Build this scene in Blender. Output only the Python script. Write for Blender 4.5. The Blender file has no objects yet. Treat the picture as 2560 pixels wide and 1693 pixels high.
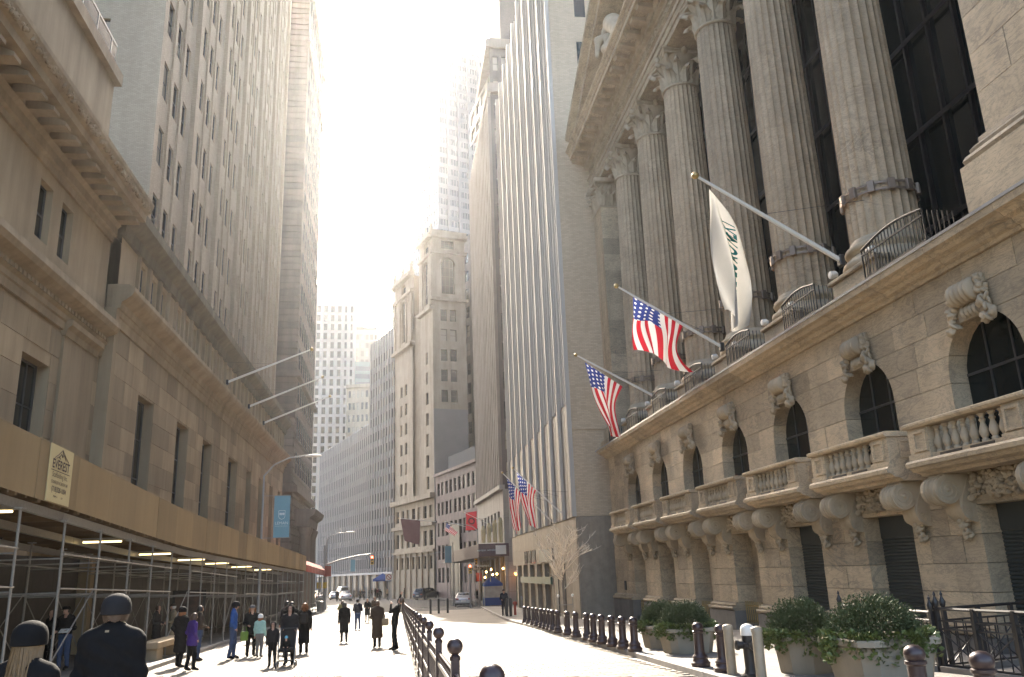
import bpy, math, random
from mathutils import Vector, Matrix, Euler
import numpy as np
R=math.radians
rng=random.Random(7)
S=bpy.context.scene; COL=S.collection
# ---------------------------------------------------------------- camera, sky, sun, exposure
cam=bpy.data.cameras.new('camera'); camo=bpy.data.objects.new('camera',cam); COL.objects.link(camo)
_y,_p,_r=R(8.032),R(15.686),R(-2.12)
FW=Vector((math.sin(_y)*math.cos(_p),math.cos(_y)*math.cos(_p),math.sin(_p)))
RT=Vector((math.cos(_y),-math.sin(_y),0)); UP=RT.cross(FW)
RT,UP=RT*math.cos(_r)+UP*math.sin(_r),UP*math.cos(_r)-RT*math.sin(_r)
camo.matrix_world=Matrix(((RT.x,UP.x,-FW.x,0),(RT.y,UP.y,-FW.y,0),(RT.z,UP.z,-FW.z,1.75),(0,0,0,1)))
cam.sensor_width=36; cam.lens=2068.5/2560*36; cam.clip_start=.05; cam.clip_end=6000
S.camera=camo
SUN_AZ,SUN_EL=-2.6,32.0
W=bpy.data.worlds.new('World'); S.world=W; W.use_nodes=True
nt=W.node_tree; bg=nt.nodes['Background']; sk=nt.nodes.new('ShaderNodeTexSky')
sk.sky_type='NISHITA'; sk.sun_disc=False; sk.sun_elevation=R(SUN_EL); sk.sun_rotation=R(SUN_AZ)
sk.air_density=1.0; sk.dust_density=4.5; sk.ozone_density=.4; sk.altitude=20
nt.links.new(sk.outputs[0],bg.inputs[0]); bg.inputs[1].default_value=0.15
sd=Vector((math.sin(R(SUN_AZ))*math.cos(R(SUN_EL)),math.cos(R(SUN_AZ))*math.cos(R(SUN_EL)),math.sin(R(SUN_EL))))
sl=bpy.data.lights.new('sun','SUN'); sl.energy=3.5; sl.angle=R(.53); sl.color=(1,.90,.76)
slo=bpy.data.objects.new('sun',sl); COL.objects.link(slo); slo.rotation_euler=(-sd).to_track_quat('-Z','Y').to_euler(); slo.location=(0,0,150)
S.view_settings.view_transform='Standard'; S.view_settings.look='None'; S.view_settings.gamma=1; S.view_settings.use_curve_mapping=False
S.view_settings.exposure=2.35
S.render.engine='CYCLES'; cy=S.cycles
cy.max_bounces=6; cy.diffuse_bounces=4; cy.glossy_bounces=3; cy.transmission_bounces=4; cy.volume_bounces=1; cy.transparent_max_bounces=8
cy.use_denoising=True; cy.sample_clamp_indirect=6; cy.caustics_reflective=False; cy.caustics_refractive=False
# ---------------------------------------------------------------- helpers
KNY=[-80,0,55,100,150,400,4000]; KNZ=[2.0,0,-1.375,-1.8,-2.05,-3.0,-12]
def zg(y): return float(np.interp(y,KNY,KNZ))
LOC={}
class MB:
    def __init__(s): s.v=[]; s.f=[]; s.m=[]; s.uv=None
    def pts(s,P): n=len(s.v); s.v+= [tuple(p) for p in P]; return n
    def face(s,*P,m=0): n=s.pts(P); s.f.append(tuple(range(n,n+len(P)))); s.m.append(m); return s
    def box(s,x0,x1,y0,y1,z0,z1,m=0):
        n=s.pts([(x0,y0,z0),(x1,y0,z0),(x1,y1,z0),(x0,y1,z0),(x0,y0,z1),(x1,y0,z1),(x1,y1,z1),(x0,y1,z1)])
        for q in ((0,3,2,1),(4,5,6,7),(0,1,5,4),(1,2,6,5),(2,3,7,6),(3,0,4,7)): s.f.append(tuple(n+i for i in q)); s.m.append(m)
        return s
    def cbox(s,c,sz,b=.01,m=0,rz=0):
        # chamfered box, centre c, size sz
        x,y,z=sz[0]/2,sz[1]/2,sz[2]/2; b=min(b,x*.9,y*.9,z*.9); P=[]
        for (a,bb,cc) in ((x-b,y-b,z),(x,y-b,z-b),(x-b,y,z-b)):
            for sx in(-1,1):
                for sy in(-1,1):
                    for sz_ in(-1,1): P.append((sx*a,sy*bb,sz_*cc))
        co,si=math.cos(rz),math.sin(rz)
        n=s.pts([(c[0]+p[0]*co-p[1]*si,c[1]+p[0]*si+p[1]*co,c[2]+p[2]) for p in P])
        I=lambda k,sx,sy,sz_: n+k*8+(sx*4+sy*2+sz_)
        F=[]
        for t in(0,1):
            F.append([I(0,0,0,t),I(0,1,0,t),I(0,1,1,t),I(0,0,1,t)]); F.append([I(1,t,0,0),I(1,t,1,0),I(1,t,1,1),I(1,t,0,1)]); F.append([I(2,0,t,0),I(2,1,t,0),I(2,1,t,1),I(2,0,t,1)])
        for a in(0,1):
            for b_ in(0,1):
                F.append([I(0,a,0,b_),I(0,a,1,b_),I(1,a,1,b_),I(1,a,0,b_)])
                F.append([I(0,0,a,b_),I(0,1,a,b_),I(2,1,a,b_),I(2,0,a,b_)])
                F.append([I(1,a,b_,0),I(1,a,b_,1),I(2,a,b_,1),I(2,a,b_,0)])
                for c_ in(0,1): F.append([I(0,a,b_,c_),I(1,a,b_,c_),I(2,a,b_,c_)])
        for q in F: s.f.append(tuple(q)); s.m.append(m)
        return s
    def ext(s,poly,vec,m=0):
        k=len(poly); v=Vector(vec); n=s.pts([tuple(p) for p in poly]+[tuple(Vector(p)+v) for p in poly])
        s.f.append(tuple(range(n,n+k))); s.f.append(tuple(range(n+2*k-1,n+k-1,-1))); s.m+= [m,m]
        for i in range(k):
            j=(i+1)%k; s.f.append((n+i,n+j,n+k+j,n+k+i)); s.m.append(m)
        return s
    def lathe(s,c,prof,n=16,m=0,ax='z',cap=True,sx=1,sy=1,rfun=None):
        b=len(s.v)
        for (r,z) in prof:
            for i in range(n):
                a=2*math.pi*i/n; rr=r*(rfun(a,z) if rfun else 1); p=(rr*math.cos(a)*sx,rr*math.sin(a)*sy,z)
                if ax=='x': p=(p[2],p[0],p[1])
                elif ax=='y': p=(p[0],p[2],p[1])
                s.v.append((c[0]+p[0],c[1]+p[1],c[2]+p[2]))
        k=len(prof)
        for j in range(k-1):
            for i in range(n):
                i2=(i+1)%n; s.f.append((b+j*n+i,b+j*n+i2,b+(j+1)*n+i2,b+(j+1)*n+i)); s.m.append(m)
        if cap:
            s.f.append(tuple(b+i for i in range(n-1,-1,-1))); s.f.append(tuple(b+(k-1)*n+i for i in range(n))); s.m+=[m,m]
        return s
    def tube(s,P,r,n=6,m=0,cap=True):
        P=[Vector(p) for p in P]; k=len(P); rs=r if isinstance(r,(list,tuple)) else [r]*k; b=len(s.v); ref=None
        for i in range(k):
            t=(P[min(i+1,k-1)]-P[max(i-1,0)]).normalized()
            if ref is None:
                ref=Vector((0,0,1)) if abs(t.z)<.9 else Vector((1,0,0))
            u=t.cross(ref)
            if u.length<1e-6: u=t.cross(Vector((1,0,0)))
            u.normalize(); w_=t.cross(u).normalized(); ref=-w_ if False else u.cross(t)
            for j in range(n):
                a=2*math.pi*j/n; q=P[i]+(u*math.cos(a)+w_*math.sin(a))*rs[i]; s.v.append(tuple(q))
        for i in range(k-1):
            for j in range(n):
                j2=(j+1)%n; s.f.append((b+i*n+j,b+i*n+j2,b+(i+1)*n+j2,b+(i+1)*n+j)); s.m.append(m)
        if cap:
            s.f.append(tuple(b+i for i in range(n-1,-1,-1))); s.f.append(tuple(b+(k-1)*n+i for i in range(n))); s.m+=[m,m]
        return s
    def ball(s,c,r,n=10,k=6,m=0,rot=None):
        r=r if isinstance(r,(tuple,list)) else (r,r,r); b=len(s.v)
        for j in range(1,k):
            t=math.pi*j/k
            for i in range(n):
                a=2*math.pi*i/n; p=Vector((math.sin(t)*math.cos(a)*r[0],math.sin(t)*math.sin(a)*r[1],math.cos(t)*r[2]))
                if rot: p=rot@p
                s.v.append((c[0]+p.x,c[1]+p.y,c[2]+p.z))
        for e in(1,-1):
            p=Vector((0,0,r[2]*e)); p=rot@p if rot else p; s.v.append((c[0]+p.x,c[1]+p.y,c[2]+p.z))
        T=b+(k-1)*n; B=T+1
        for j in range(k-2):
            for i in range(n):
                i2=(i+1)%n; s.f.append((b+j*n+i,b+(j+1)*n+i,b+(j+1)*n+i2,b+j*n+i2)); s.m.append(m)
        for i in range(n):
            i2=(i+1)%n; s.f.append((T,b+i,b+i2)); s.f.append((B,b+(k-2)*n+i2,b+(k-2)*n+i)); s.m+=[m,m]
        return s
    def profile(s,prof,y0,y1,axis='y',m=0):
        # prof: list of (a,z) closed polygon, swept along axis
        if axis=='y': return s.ext([(a,y0,z) for a,z in prof],(0,y1-y0,0),m)
        return s.ext([(y0,a,z) for a,z in prof],(y1-y0,0,0),m)
    def xf(s,fn,start=0):
        for i in range(start,len(s.v)): s.v[i]=tuple(fn(s.v[i]))
        return s
    def merge(s,o,fn=None,m=None):
        n=len(s.v); s.v+=[tuple(fn(p)) for p in o.v] if fn else o.v; s.f+=[tuple(i+n for i in q) for q in o.f]; s.m+=o.m if m is None else [m]*len(o.m); return s
    def mesh(s,name,mats,smooth=False,ang=40):
        me=bpy.data.meshes.new(name); me.from_pydata(s.v,[],s.f)
        for mt in (mats if isinstance(mats,(list,tuple)) else [mats]): me.materials.append(mt)
        if any(s.m): me.polygons.foreach_set('material_index',s.m)
        if smooth:
            me.polygons.foreach_set('use_smooth',[True]*len(me.polygons)); me.set_sharp_from_angle(angle=R(ang))
        me.update(); return me
def props(o,label=None,cat=None,group=None,kind=None):
    if label: o['label']=label
    if cat: o['category']=cat
    if group: o['group']=group
    if kind: o['kind']=kind
    return o
def thing(name,label,cat,loc=(0,0,0),rz=0,group=None,kind=None):
    o=bpy.data.objects.new(name,None); COL.objects.link(o); o.location=loc; o.rotation_euler=(0,0,rz); o.empty_display_size=.3
    LOC[o.name]=Vector(loc); return props(o,label,cat,group,kind)
def link(name,me,parent=None,loc=None,rot=(0,0,0),scale=None):
    o=bpy.data.objects.new(name,me); COL.objects.link(o)
    w=Vector(loc) if loc is not None else (LOC[parent.name] if parent else Vector((0,0,0)))
    o.location=w-(LOC[parent.name] if parent else Vector((0,0,0))); o.rotation_euler=rot
    if scale: o.scale=scale
    if parent: o.parent=parent
    LOC[o.name]=w; return o
def put(name,mb,mat,parent=None,smooth=False,local=False,label=None,cat=None,group=None,kind=None,ang=40,loc=None):
    # mb in world coordinates (local=False): shifted to the parent's origin, or to loc for a top-level mesh
    if not local:
        o=LOC[parent.name] if parent else (Vector(loc) if loc is not None else Vector((0,0,0)))
        if o.length>0: mb.v=[(p[0]-o.x,p[1]-o.y,p[2]-o.z) for p in mb.v]
    me=mb.mesh(name,mat,smooth,ang); ob=link(name,me,parent,loc=(None if parent else loc))
    return props(ob,label,cat,group,kind)
def copy_tree(o,loc,rz=None,label=None,parent=None):
    c=o.copy(); COL.objects.link(c)
    if parent is None: c.location=loc; LOC[c.name]=Vector(loc)
    else: c.parent=parent
    if rz is not None: c.rotation_euler=(o.rotation_euler[0],o.rotation_euler[1],rz)
    if label: c['label']=label
    for ch in list(o.children): copy_tree(ch,None,parent=c)
    return c
# ---------------------------------------------------------------- materials
MATS={}
def newmat(name):
    m=bpy.data.materials.new(name); m.use_nodes=True; return m,m.node_tree,m.node_tree.nodes['Principled BSDF']
def N(t,k,**kw):
    n=t.nodes.new(k)
    for a,b in kw.items(): setattr(n,a,b)
    return n
def mapping(t,scale,mode='pos'):
    if mode=='pos': g=N(t,'ShaderNodeNewGeometry').outputs['Position']
    elif mode=='obj': g=N(t,'ShaderNodeTexCoord').outputs['Object']
    else:
        p=N(t,'ShaderNodeNewGeometry').outputs['Position']; sx=N(t,'ShaderNodeSeparateXYZ'); t.links.new(p,sx.inputs[0]); ad=N(t,'ShaderNodeMath',operation='ADD'); t.links.new(sx.outputs[0],ad.inputs[0]); t.links.new(sx.outputs[1],ad.inputs[1])
        cb=N(t,'ShaderNodeCombineXYZ'); t.links.new(ad.outputs[0],cb.inputs[0]); t.links.new(sx.outputs[2],cb.inputs[1]); g=cb.outputs[0]
    mp=N(t,'ShaderNodeMapping'); mp.inputs['Scale'].default_value=scale if isinstance(scale,(tuple,list)) else (scale,)*3
    t.links.new(g,mp.inputs[0]); return mp.outputs[0]
def noise(t,vec,scale=1,detail=4,rough=.6,dist=0):
    n=N(t,'ShaderNodeTexNoise'); n.inputs['Scale'].default_value=scale; n.inputs['Detail'].default_value=detail; n.inputs['Roughness'].default_value=rough; n.inputs['Distortion'].default_value=dist
    t.links.new(vec,n.inputs['Vector']); return n.outputs[0]
def ramp(t,fac,stops):
    r=N(t,'ShaderNodeValToRGB'); e=r.color_ramp.elements
    while len(e)<len(stops): e.new(.5)
    for i,(p,c) in enumerate(stops): e[i].position=p; e[i].color=(*c,1) if len(c)==3 else c
    t.links.new(fac,r.inputs[0]); return r.outputs[0]
def mix(t,fac,a,b,mode='MIX'):
    m=N(t,'ShaderNodeMix',data_type='RGBA',blend_type=mode)
    for s_,v in((m.inputs[0],fac),(m.inputs[6],a),(m.inputs[7],b)):
        if isinstance(v,(int,float)): s_.default_value=v
        elif isinstance(v,tuple): s_.default_value=(*v,1) if len(v)==3 else v
        else: t.links.new(v,s_)
    return m.outputs[2]
def bump(t,b,h,strength=.3,dist=.02):
    n=N(t,'ShaderNodeBump'); n.inputs['Strength'].default_value=strength; n.inputs['Distance'].default_value=dist; t.links.new(h,n.inputs['Height']); t.links.new(n.outputs[0],b.inputs['Normal'])
def stone(name,c1,c2,scale=.8,vein=None,rough=.8,rnd=.12,bs=.25,streak=.25,spec=.3):
    m,t,b=newmat(name); v=mapping(t,1.0)
    n1=noise(t,v,scale,6,.6); col=mix(t,ramp(t,n1,[(.3,(0,0,0)),(.7,(1,1,1))]),c1,c2)
    if vein:
        v2=mapping(t,(1.0,.6,1.6)); n2=noise(t,v2,.9,5,.65,1.6)
        k=ramp(t,n2,[(.455,(0,0,0)),(.5,(1,1,1)),(.53,(0,0,0))]); n3=noise(t,v,.5,3); k=mix(t,1.0,k,ramp(t,n3,[(.35,(0,0,0)),(.7,(1,1,1))]),'MULTIPLY')
        col=mix(t,k,col,vein)
        n4=noise(t,mapping(t,(1.4,.5,2.6)),1.7,6,.7,2.2); k4=ramp(t,n4,[(.47,(0,0,0)),(.5,(.7,.7,.7)),(.53,(0,0,0))]); col=mix(t,k4,col,vein)
    if streak:
        n5=noise(t,mapping(t,(1.2,1.2,.12)),1.0,5,.65); col=mix(t,streak,col,ramp(t,n5,[(.3,(.35,.33,.3)),(.65,(1,1,1))]),'MULTIPLY')
    if rnd:
        oi=N(t,'ShaderNodeObjectInfo'); col=mix(t,1.0,col,ramp(t,oi.outputs['Random'],[(0,(1-rnd*1.6,)*3),(1,(1+rnd*.4,1+rnd*.3,1+rnd*.1))]),'MULTIPLY')
    t.links.new(col,b.inputs['Base Color']); b.inputs['Roughness'].default_value=rough; b.inputs['Specular IOR Level'].default_value=spec
    if bs: bump(t,b,noise(t,v,14,5,.7),bs,.01)
    MATS[name]=m; return m
def plain(name,c,rough=.6,metal=0,var=.15,scale=6,bs=0,spec=.5,mode='pos',rnd=0,emit=None):
    m,t,b=newmat(name)
    col=None
    if var:
        n1=noise(t,mapping(t,1.0,mode),scale,5,.6); col=mix(t,n1,tuple(x*(1-var) for x in c),tuple(min(1,x*(1+var)) for x in c))
    if rnd:
        oi=N(t,'ShaderNodeObjectInfo'); col=mix(t,1.0,col if col else c,ramp(t,oi.outputs['Random'],[(0,(1-rnd,)*3),(1,(1+rnd,)*3)]),'MULTIPLY')
    if col: t.links.new(col,b.inputs['Base Color'])
    else: b.inputs['Base Color'].default_value=(*c,1)
    b.inputs['Roughness'].default_value=rough; b.inputs['Metallic'].default_value=metal; b.inputs['Specular IOR Level'].default_value=spec
    if emit: b.inputs['Emission Color'].default_value=(*emit[0],1); b.inputs['Emission Strength'].default_value=emit[1]
    if bs: bump(t,b,noise(t,mapping(t,1.0,mode),scale*4,4,.6),bs,.01)
    MATS[name]=m; return m
def brick(name,c1,c2,mortar,bw=.22,bh=.075,rough=.85):
    m,t,b=newmat(name); v=mapping(t,1.0,'wall'); br=N(t,'ShaderNodeTexBrick'); t.links.new(v,br.inputs[0])
    br.inputs['Color1'].default_value=(*c1,1); br.inputs['Color2'].default_value=(*c2,1); br.inputs['Mortar'].default_value=(*mortar,1); br.inputs['Scale'].default_value=1; br.inputs['Mortar Size'].default_value=.008
    br.inputs['Brick Width'].default_value=bw; br.inputs['Row Height'].default_value=bh
    n5=noise(t,mapping(t,(.5,.5,.08)),1,5,.6); col=mix(t,.5,br.outputs[0],ramp(t,n5,[(.3,(.55,.52,.5)),(.7,(1,1,1))]),'MULTIPLY')
    t.links.new(col,b.inputs['Base Color']); b.inputs['Roughness'].default_value=rough; bump(t,b,br.outputs['Fac'],-.4,.006); MATS[name]=m; return m
def glassy(name,c=(.02,.026,.03),rough=.08,blind=None,spec=.6):
    m,t,b=newmat(name); oi=N(t,'ShaderNodeObjectInfo'); col=c
    n1=noise(t,mapping(t,.35),1,3); col=mix(t,n1,tuple(x*.6 for x in c),tuple(x*1.5 for x in c))
    if blind:
        k=ramp(t,oi.outputs['Random'],[(.0,(0,0,0)),(blind[1],(0,0,0)),(min(1,blind[1]+.02),(1,1,1))]); col=mix(t,k,col,blind[0])
    t.links.new(col,b.inputs['Base Color']); b.inputs['Roughness'].default_value=rough; b.inputs['Specular IOR Level'].default_value=spec
    bump(t,b,noise(t,mapping(t,.8),1,2),.06,.05); MATS[name]=m; return m
MARB=stone('marble',(.63,.505,.345),(.50,.395,.265),.5,vein=(.25,.215,.17),rough=.6,rnd=.18,streak=.3)
MARB2=stone('marble_carved',(.55,.455,.325),(.41,.335,.235),1.6,rough=.7,rnd=.05,streak=.45,bs=.5)
LIME=stone('limestone',(.46,.36,.235),(.37,.285,.185),.4,rough=.85,rnd=.2,streak=.45)
LIME2=stone('limestone_trim',(.43,.335,.22),(.32,.25,.165),.9,rough=.85,rnd=.06,streak=.5,bs=.4)
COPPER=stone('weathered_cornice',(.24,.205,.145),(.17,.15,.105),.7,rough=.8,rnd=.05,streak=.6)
GRAN=stone('granite',(.37,.31,.24),(.28,.235,.18),2.2,rough=.6,rnd=.1,streak=.35)
GRAN2=stone('dark_plinth',(.235,.215,.19),(.175,.16,.145),2.0,rough=.7,rnd=.1,streak=.4)
DARKG=glassy('dark_glass',(.008,.012,.012),.12,spec=.25)
WING=glassy('window_glass',(.028,.03,.032),.09,blind=((.34,.30,.24),.68),spec=.45)
WING2=glassy('window_glass_pale',(.06,.06,.058),.1,blind=((.42,.37,.30),.6),spec=.4)
IRON=plain('black_iron',(.018,.016,.016),.45,.0,.2,20,spec=.5)
BRONZE=plain('dark_bronze_paint',(.045,.027,.026),.33,.2,.25,12,spec=.6,bs=.1)
BRASS=plain('brass',(.42,.30,.12),.4,.8,.2)
STEEL=plain('galvanised_steel',(.30,.285,.26),.5,.5,.25,14,rnd=.1)
WHITEP=plain('white_paint',(.72,.69,.62),.5,0,.08,5)
# ---------------------------------------------------------------- text helper (glyph outlines are made first, while the scene is still empty)
RAWT={}
def raw_text(s,size,bold):
    k=(s,size,bold)
    if k not in RAWT:
        cu=bpy.data.curves.new('t','FONT'); cu.body=s; cu.size=size; cu.align_x='CENTER'; cu.align_y='CENTER'; cu.resolution_u=3
        if bold: cu.offset=size*.018
        o=bpy.data.objects.new('t',cu); COL.objects.link(o); dg=bpy.context.evaluated_depsgraph_get(); RAWT[k]=bpy.data.meshes.new_from_object(o.evaluated_get(dg)); bpy.data.objects.remove(o); bpy.data.curves.remove(cu)
    return RAWT[k]
for a_ in (('EVEREST',.3,True),('Scaffolding Inc.',.17,False),('155 LONGFELLOW AVE. BRONX NY 10459',.105,True),('(718)328-1004',.17,True),('PERMIT #              EXP.',.06,True),('NYSE EURONEXT',.5,True),('LÉMAN',(-6.52+7.45)*.26,False),('PREPARATORY SCHOOL',(-6.52+7.45)*.075,False),('ONE WAY',.2,True),('verizon wireless',.33,False),('Timberland',.3,True)): raw_text(*a_)
def text_mesh(s,size,mat,bold=False,ax=1.0,fn=None,name='lettering'):
    me=raw_text(s,size,bold).copy(); me.name=name; me.materials.clear(); me.materials.append(mat)
    for v in me.vertices:
        c=v.co.copy(); c.x*=ax; v.co=fn(c) if fn else c
    me.update(); return me
# ---------------------------------------------------------------- ground, roads, pavements
def XL(y): return float(np.interp(y,[8,26,31,43,58,95,130],[-7.0,-7.16,-7.4,-8.1,-8.6,-8.6,-9.6]))
def XR(y): return float(np.interp(y,[5,17.7,27.5,36,62,86],[5.6,5.97,6.35,6.67,7.12,8.0]))
def pave_mat(name,c1,c2,mort,bw,bh,swap=False,rough=.75):
    m,t,b=newmat(name); g=N(t,'ShaderNodeNewGeometry').outputs['Position']; sx=N(t,'ShaderNodeSeparateXYZ'); t.links.new(g,sx.inputs[0]); cb=N(t,'ShaderNodeCombineXYZ')
    t.links.new(sx.outputs[1 if swap else 0],cb.inputs[0]); t.links.new(sx.outputs[0 if swap else 1],cb.inputs[1])
    br=N(t,'ShaderNodeTexBrick'); t.links.new(cb.outputs[0],br.inputs[0]); br.inputs['Scale'].default_value=1; br.inputs['Mortar Size'].default_value=.012; br.inputs['Brick Width'].default_value=bw; br.inputs['Row Height'].default_value=bh
    for k,c in(('Color1',c1),('Color2',c2),('Mortar',mort)): br.inputs[k].default_value=(*c,1)
    col=mix(t,.6,br.outputs[0],ramp(t,noise(t,g,.35,5,.65),[(.3,(.6,.58,.56)),(.7,(1,1,1))]),'MULTIPLY')
    t.links.new(col,b.inputs['Base Color']); b.inputs['Roughness'].default_value=rough; bump(t,b,br.outputs['Fac'],-.5,.01); return m
PAVE=pave_mat('street_paving',(.28,.245,.2),(.23,.2,.16),(.11,.1,.085),.4,.2)
PAVE2=pave_mat('street_paving_lengthwise',(.36,.315,.265),(.29,.255,.21),(.14,.125,.11),.4,.2,True)
SLAB=pave_mat('sidewalk_slabs',(.235,.215,.19),(.19,.175,.155),(.085,.08,.07),1.5,1.5)
ASPH=stone('asphalt',(.062,.06,.058),(.045,.044,.043),1.5,rough=.85,rnd=0,streak=0,bs=.5)
KERB=stone('kerb_granite',(.36,.345,.325),(.28,.265,.25),3,rough=.7,rnd=.12,streak=0)
PAVER=stone('paver_stone',(.30,.26,.21),(.23,.195,.155),3,rough=.75,rnd=.3,streak=0,bs=.35)
def strip(xl,xr,ys,dz,xl2=None):
    mb=MB()
    for a,b in zip(ys[:-1],ys[1:]):
        mb.face((xl(a),a,zg(a)+dz),(xr(a),a,zg(a)+dz),(xr(b),b,zg(b)+dz),(xl(b),b,zg(b)+dz))
    return mb
ys=[-80,0,55,100,150,400,1200]
put('ground',strip(lambda y:-600,lambda y:600,ys,-.16),ASPH,kind='structure')
yr=[0,8,13,17.7,22,26,27.5,31,36,43,50,55,58,62,70,80,84]
put('road',strip(lambda y:XL(y),lambda y:.35,yr,0),PAVE2,kind='structure')
put('road',strip(lambda y:.354,lambda y:XR(y),yr,-.004),PAVE,kind='structure')
put('road',strip(lambda y:-60,lambda y:60,[84,100,112],-.012),ASPH,kind='structure')
put('road',strip(lambda y:-8.8-(y-112)*.14,lambda y:10-(y-112)*.3,[112.02,130,150,190,260,330],-.02),ASPH,kind='structure')
swl=[0,8,13,17.7,22,26,31,36,43,50,55,58,62,70,80,90,98]
put('pavement',strip(lambda y:-16,lambda y:XL(y)-.16,swl,.13),SLAB,kind='structure')
swr=[0,5,17.7,27.5,36,45,50,55,62,70,80,86]
put('pavement',strip(lambda y:XR(y)+.16,lambda y:15,swr,.13),SLAB,kind='structure')
put('pavement',strip(lambda y:9.2-max(0,(y-114))*.3,lambda y:26,[88.5,100,114,135],.1),SLAB,kind='structure')
put('pavement',strip(lambda y:-22,lambda y:-9.2-(y-104)*.14,[104,120,150,190],.1),SLAB,kind='structure')
# kerb stones, one object each
def kerbs(name,fn,y0,y1,step,side):
    o=thing(name,None,None,(fn(y0),y0,zg(y0)),kind='structure'); y=y0
    while y<y1:
        e=min(y+step*rng.uniform(.85,1.15),y1); a=.012
        x0,x1=fn(y+a),fn(e-a); t=.155*side; zz=.137
        mb=MB(); b=.02
        for (ya,xa) in ((y+a,x0),(e-a,x1)):
            z=zg(ya); mb.pts([(xa,ya,z-.1),(xa,ya,z+zz-b),(xa+b*side,ya,z+zz),(xa+t,ya,z+zz),(xa+t,ya,z-.1)])
        for i in range(4): mb.f.append((i,i+1,i+6,i+5)); mb.m.append(0)
        mb.f+= [(0,1,2,3,4),(9,8,7,6,5)]; mb.m+=[0,0]
        put('kerb_stone',mb,KERB,o); y=e
kerbs('kerb',XR,10,86,2.4,1); kerbs('kerb',XL,14,97,2.4,-1)
# pavers
pm=MB().cbox((0,0,0),(.386,.186,.05),.008).mesh('paver',PAVER); pm2=MB().cbox((0,0,0),(.186,.386,.05),.008).mesh('paver',PAVER)
pav=[]
r_=0; y=13.0
while y<36:
    x=.56+(.2 if r_%2 else 0)
    while x<XR(y)-.2: pav.append((x,y,0)); x+=.4
    y+=.2; r_+=1
x=.15; r_=0
while x>-9:
    y=17+(.2 if r_%2 else 0)
    while y<36:
        if x-.12>XL(y): pav.append((x,y,1))
        y+=.4
    x-=.2; r_+=1
def vis(p):
    d=Vector((p[0],p[1],zg(p[1])-1.75)); k=d.dot(FW); return abs(d.dot(RT)/k)<.619 and abs(d.dot(UP)/k)<.41
pv=sorted([p for p in pav if vis(p)],key=lambda p:p[0]**2+p[1]**2); near=set(pv[:300])
proot=thing('paving',None,None,(0,22,zg(22)),kind='structure')
for p in pv[:300]: link('paver',pm2 if p[2] else pm,proot,(p[0],p[1],zg(p[1])-.009+rng.uniform(-.002,.003)),(R(-1.43),0,0))
rest=MB()
for p in pv[300:]:
    z=zg(p[1])+.016+rng.uniform(-.002,.003); hx,hy=(.093,.193) if p[2] else (.193,.093); b=.008; n=rest.pts([(p[0]+sx*(hx-e),p[1]+sy*(hy-e),z-zz-(sy*hy)*.025) for e,zz in((b,0),(0,b),(0,.022)) for sx,sy in((-1,-1),(1,-1),(1,1),(-1,1))])
    rest.f.append((n,n+1,n+2,n+3)); rest.m.append(0)
    for k in(0,4):
        for i in range(4): j=(i+1)%4; rest.f.append((n+k+i,n+k+4+i,n+k+4+j,n+k+j)); rest.m.append(0)
put('pavers',rest,PAVER,proot,kind='stuff')
# ---------------------------------------------------------------- facades
class Fac:
    # vertical facade from (x0,y0) to (x1,y1); local u along it, outward normal n
    def __init__(s,p0,p1,out):
        s.p0=Vector((p0[0],p0[1],0)); d=Vector((p1[0]-p0[0],p1[1]-p0[1],0)); s.L=d.length; s.d=d.normalized(); n=Vector((-s.d.y,s.d.x,0)); s.n=n if n.dot(Vector((out[0],out[1],0)))>0 else -n
        s.rz=math.atan2(s.d.y,s.d.x); s.flip=1 if Vector((s.d.y,-s.d.x,0)).dot(s.n)>0 else -1
    def P(s,u,o,z): q=s.p0+s.d*u+s.n*o; return (q.x,q.y,z)
    def box(s,mb,u0,u1,o0,o1,z0,z1,m=0):
        return mb.ext([s.P(u0,o0,z0),s.P(u1,o0,z0),s.P(u1,o1,z0),s.P(u0,o1,z0)],(0,0,z1-z0),m)
    def wall(s,mb,us,zs,L0,L1,z0,z1,depth,m=0):
        # front skin with rectangular openings; us: [(a,b)..], zs: [(a,b)..]
        P=s.P; zc=z0
        for a,b in list(zs)+[(z1,None)]:
            if a>zc: mb.face(P(L0,0,zc),P(L1,0,zc),P(L1,0,a),P(L0,0,a),m=m)
            if b is None: break
            uc=L0
            for ua,ub in list(us)+[(L1,None)]:
                if ua>uc: mb.face(P(uc,0,a),P(ua,0,a),P(ua,0,b),P(uc,0,b),m=m)
                if ub is None: break
                mb.face(P(ua,0,a),P(ub,0,a),P(ub,-depth,a),P(ua,-depth,a),m=m); mb.face(P(ua,0,b),P(ub,0,b),P(ub,-depth,b),P(ua,-depth,b),m=m)
                mb.face(P(ua,0,a),P(ua,0,b),P(ua,-depth,b),P(ua,-depth,a),m=m); mb.face(P(ub,0,a),P(ub,0,b),P(ub,-depth,b),P(ub,-depth,a),m=m)
                uc=ub
            zc=b
        return mb
WCACHE={}
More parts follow.
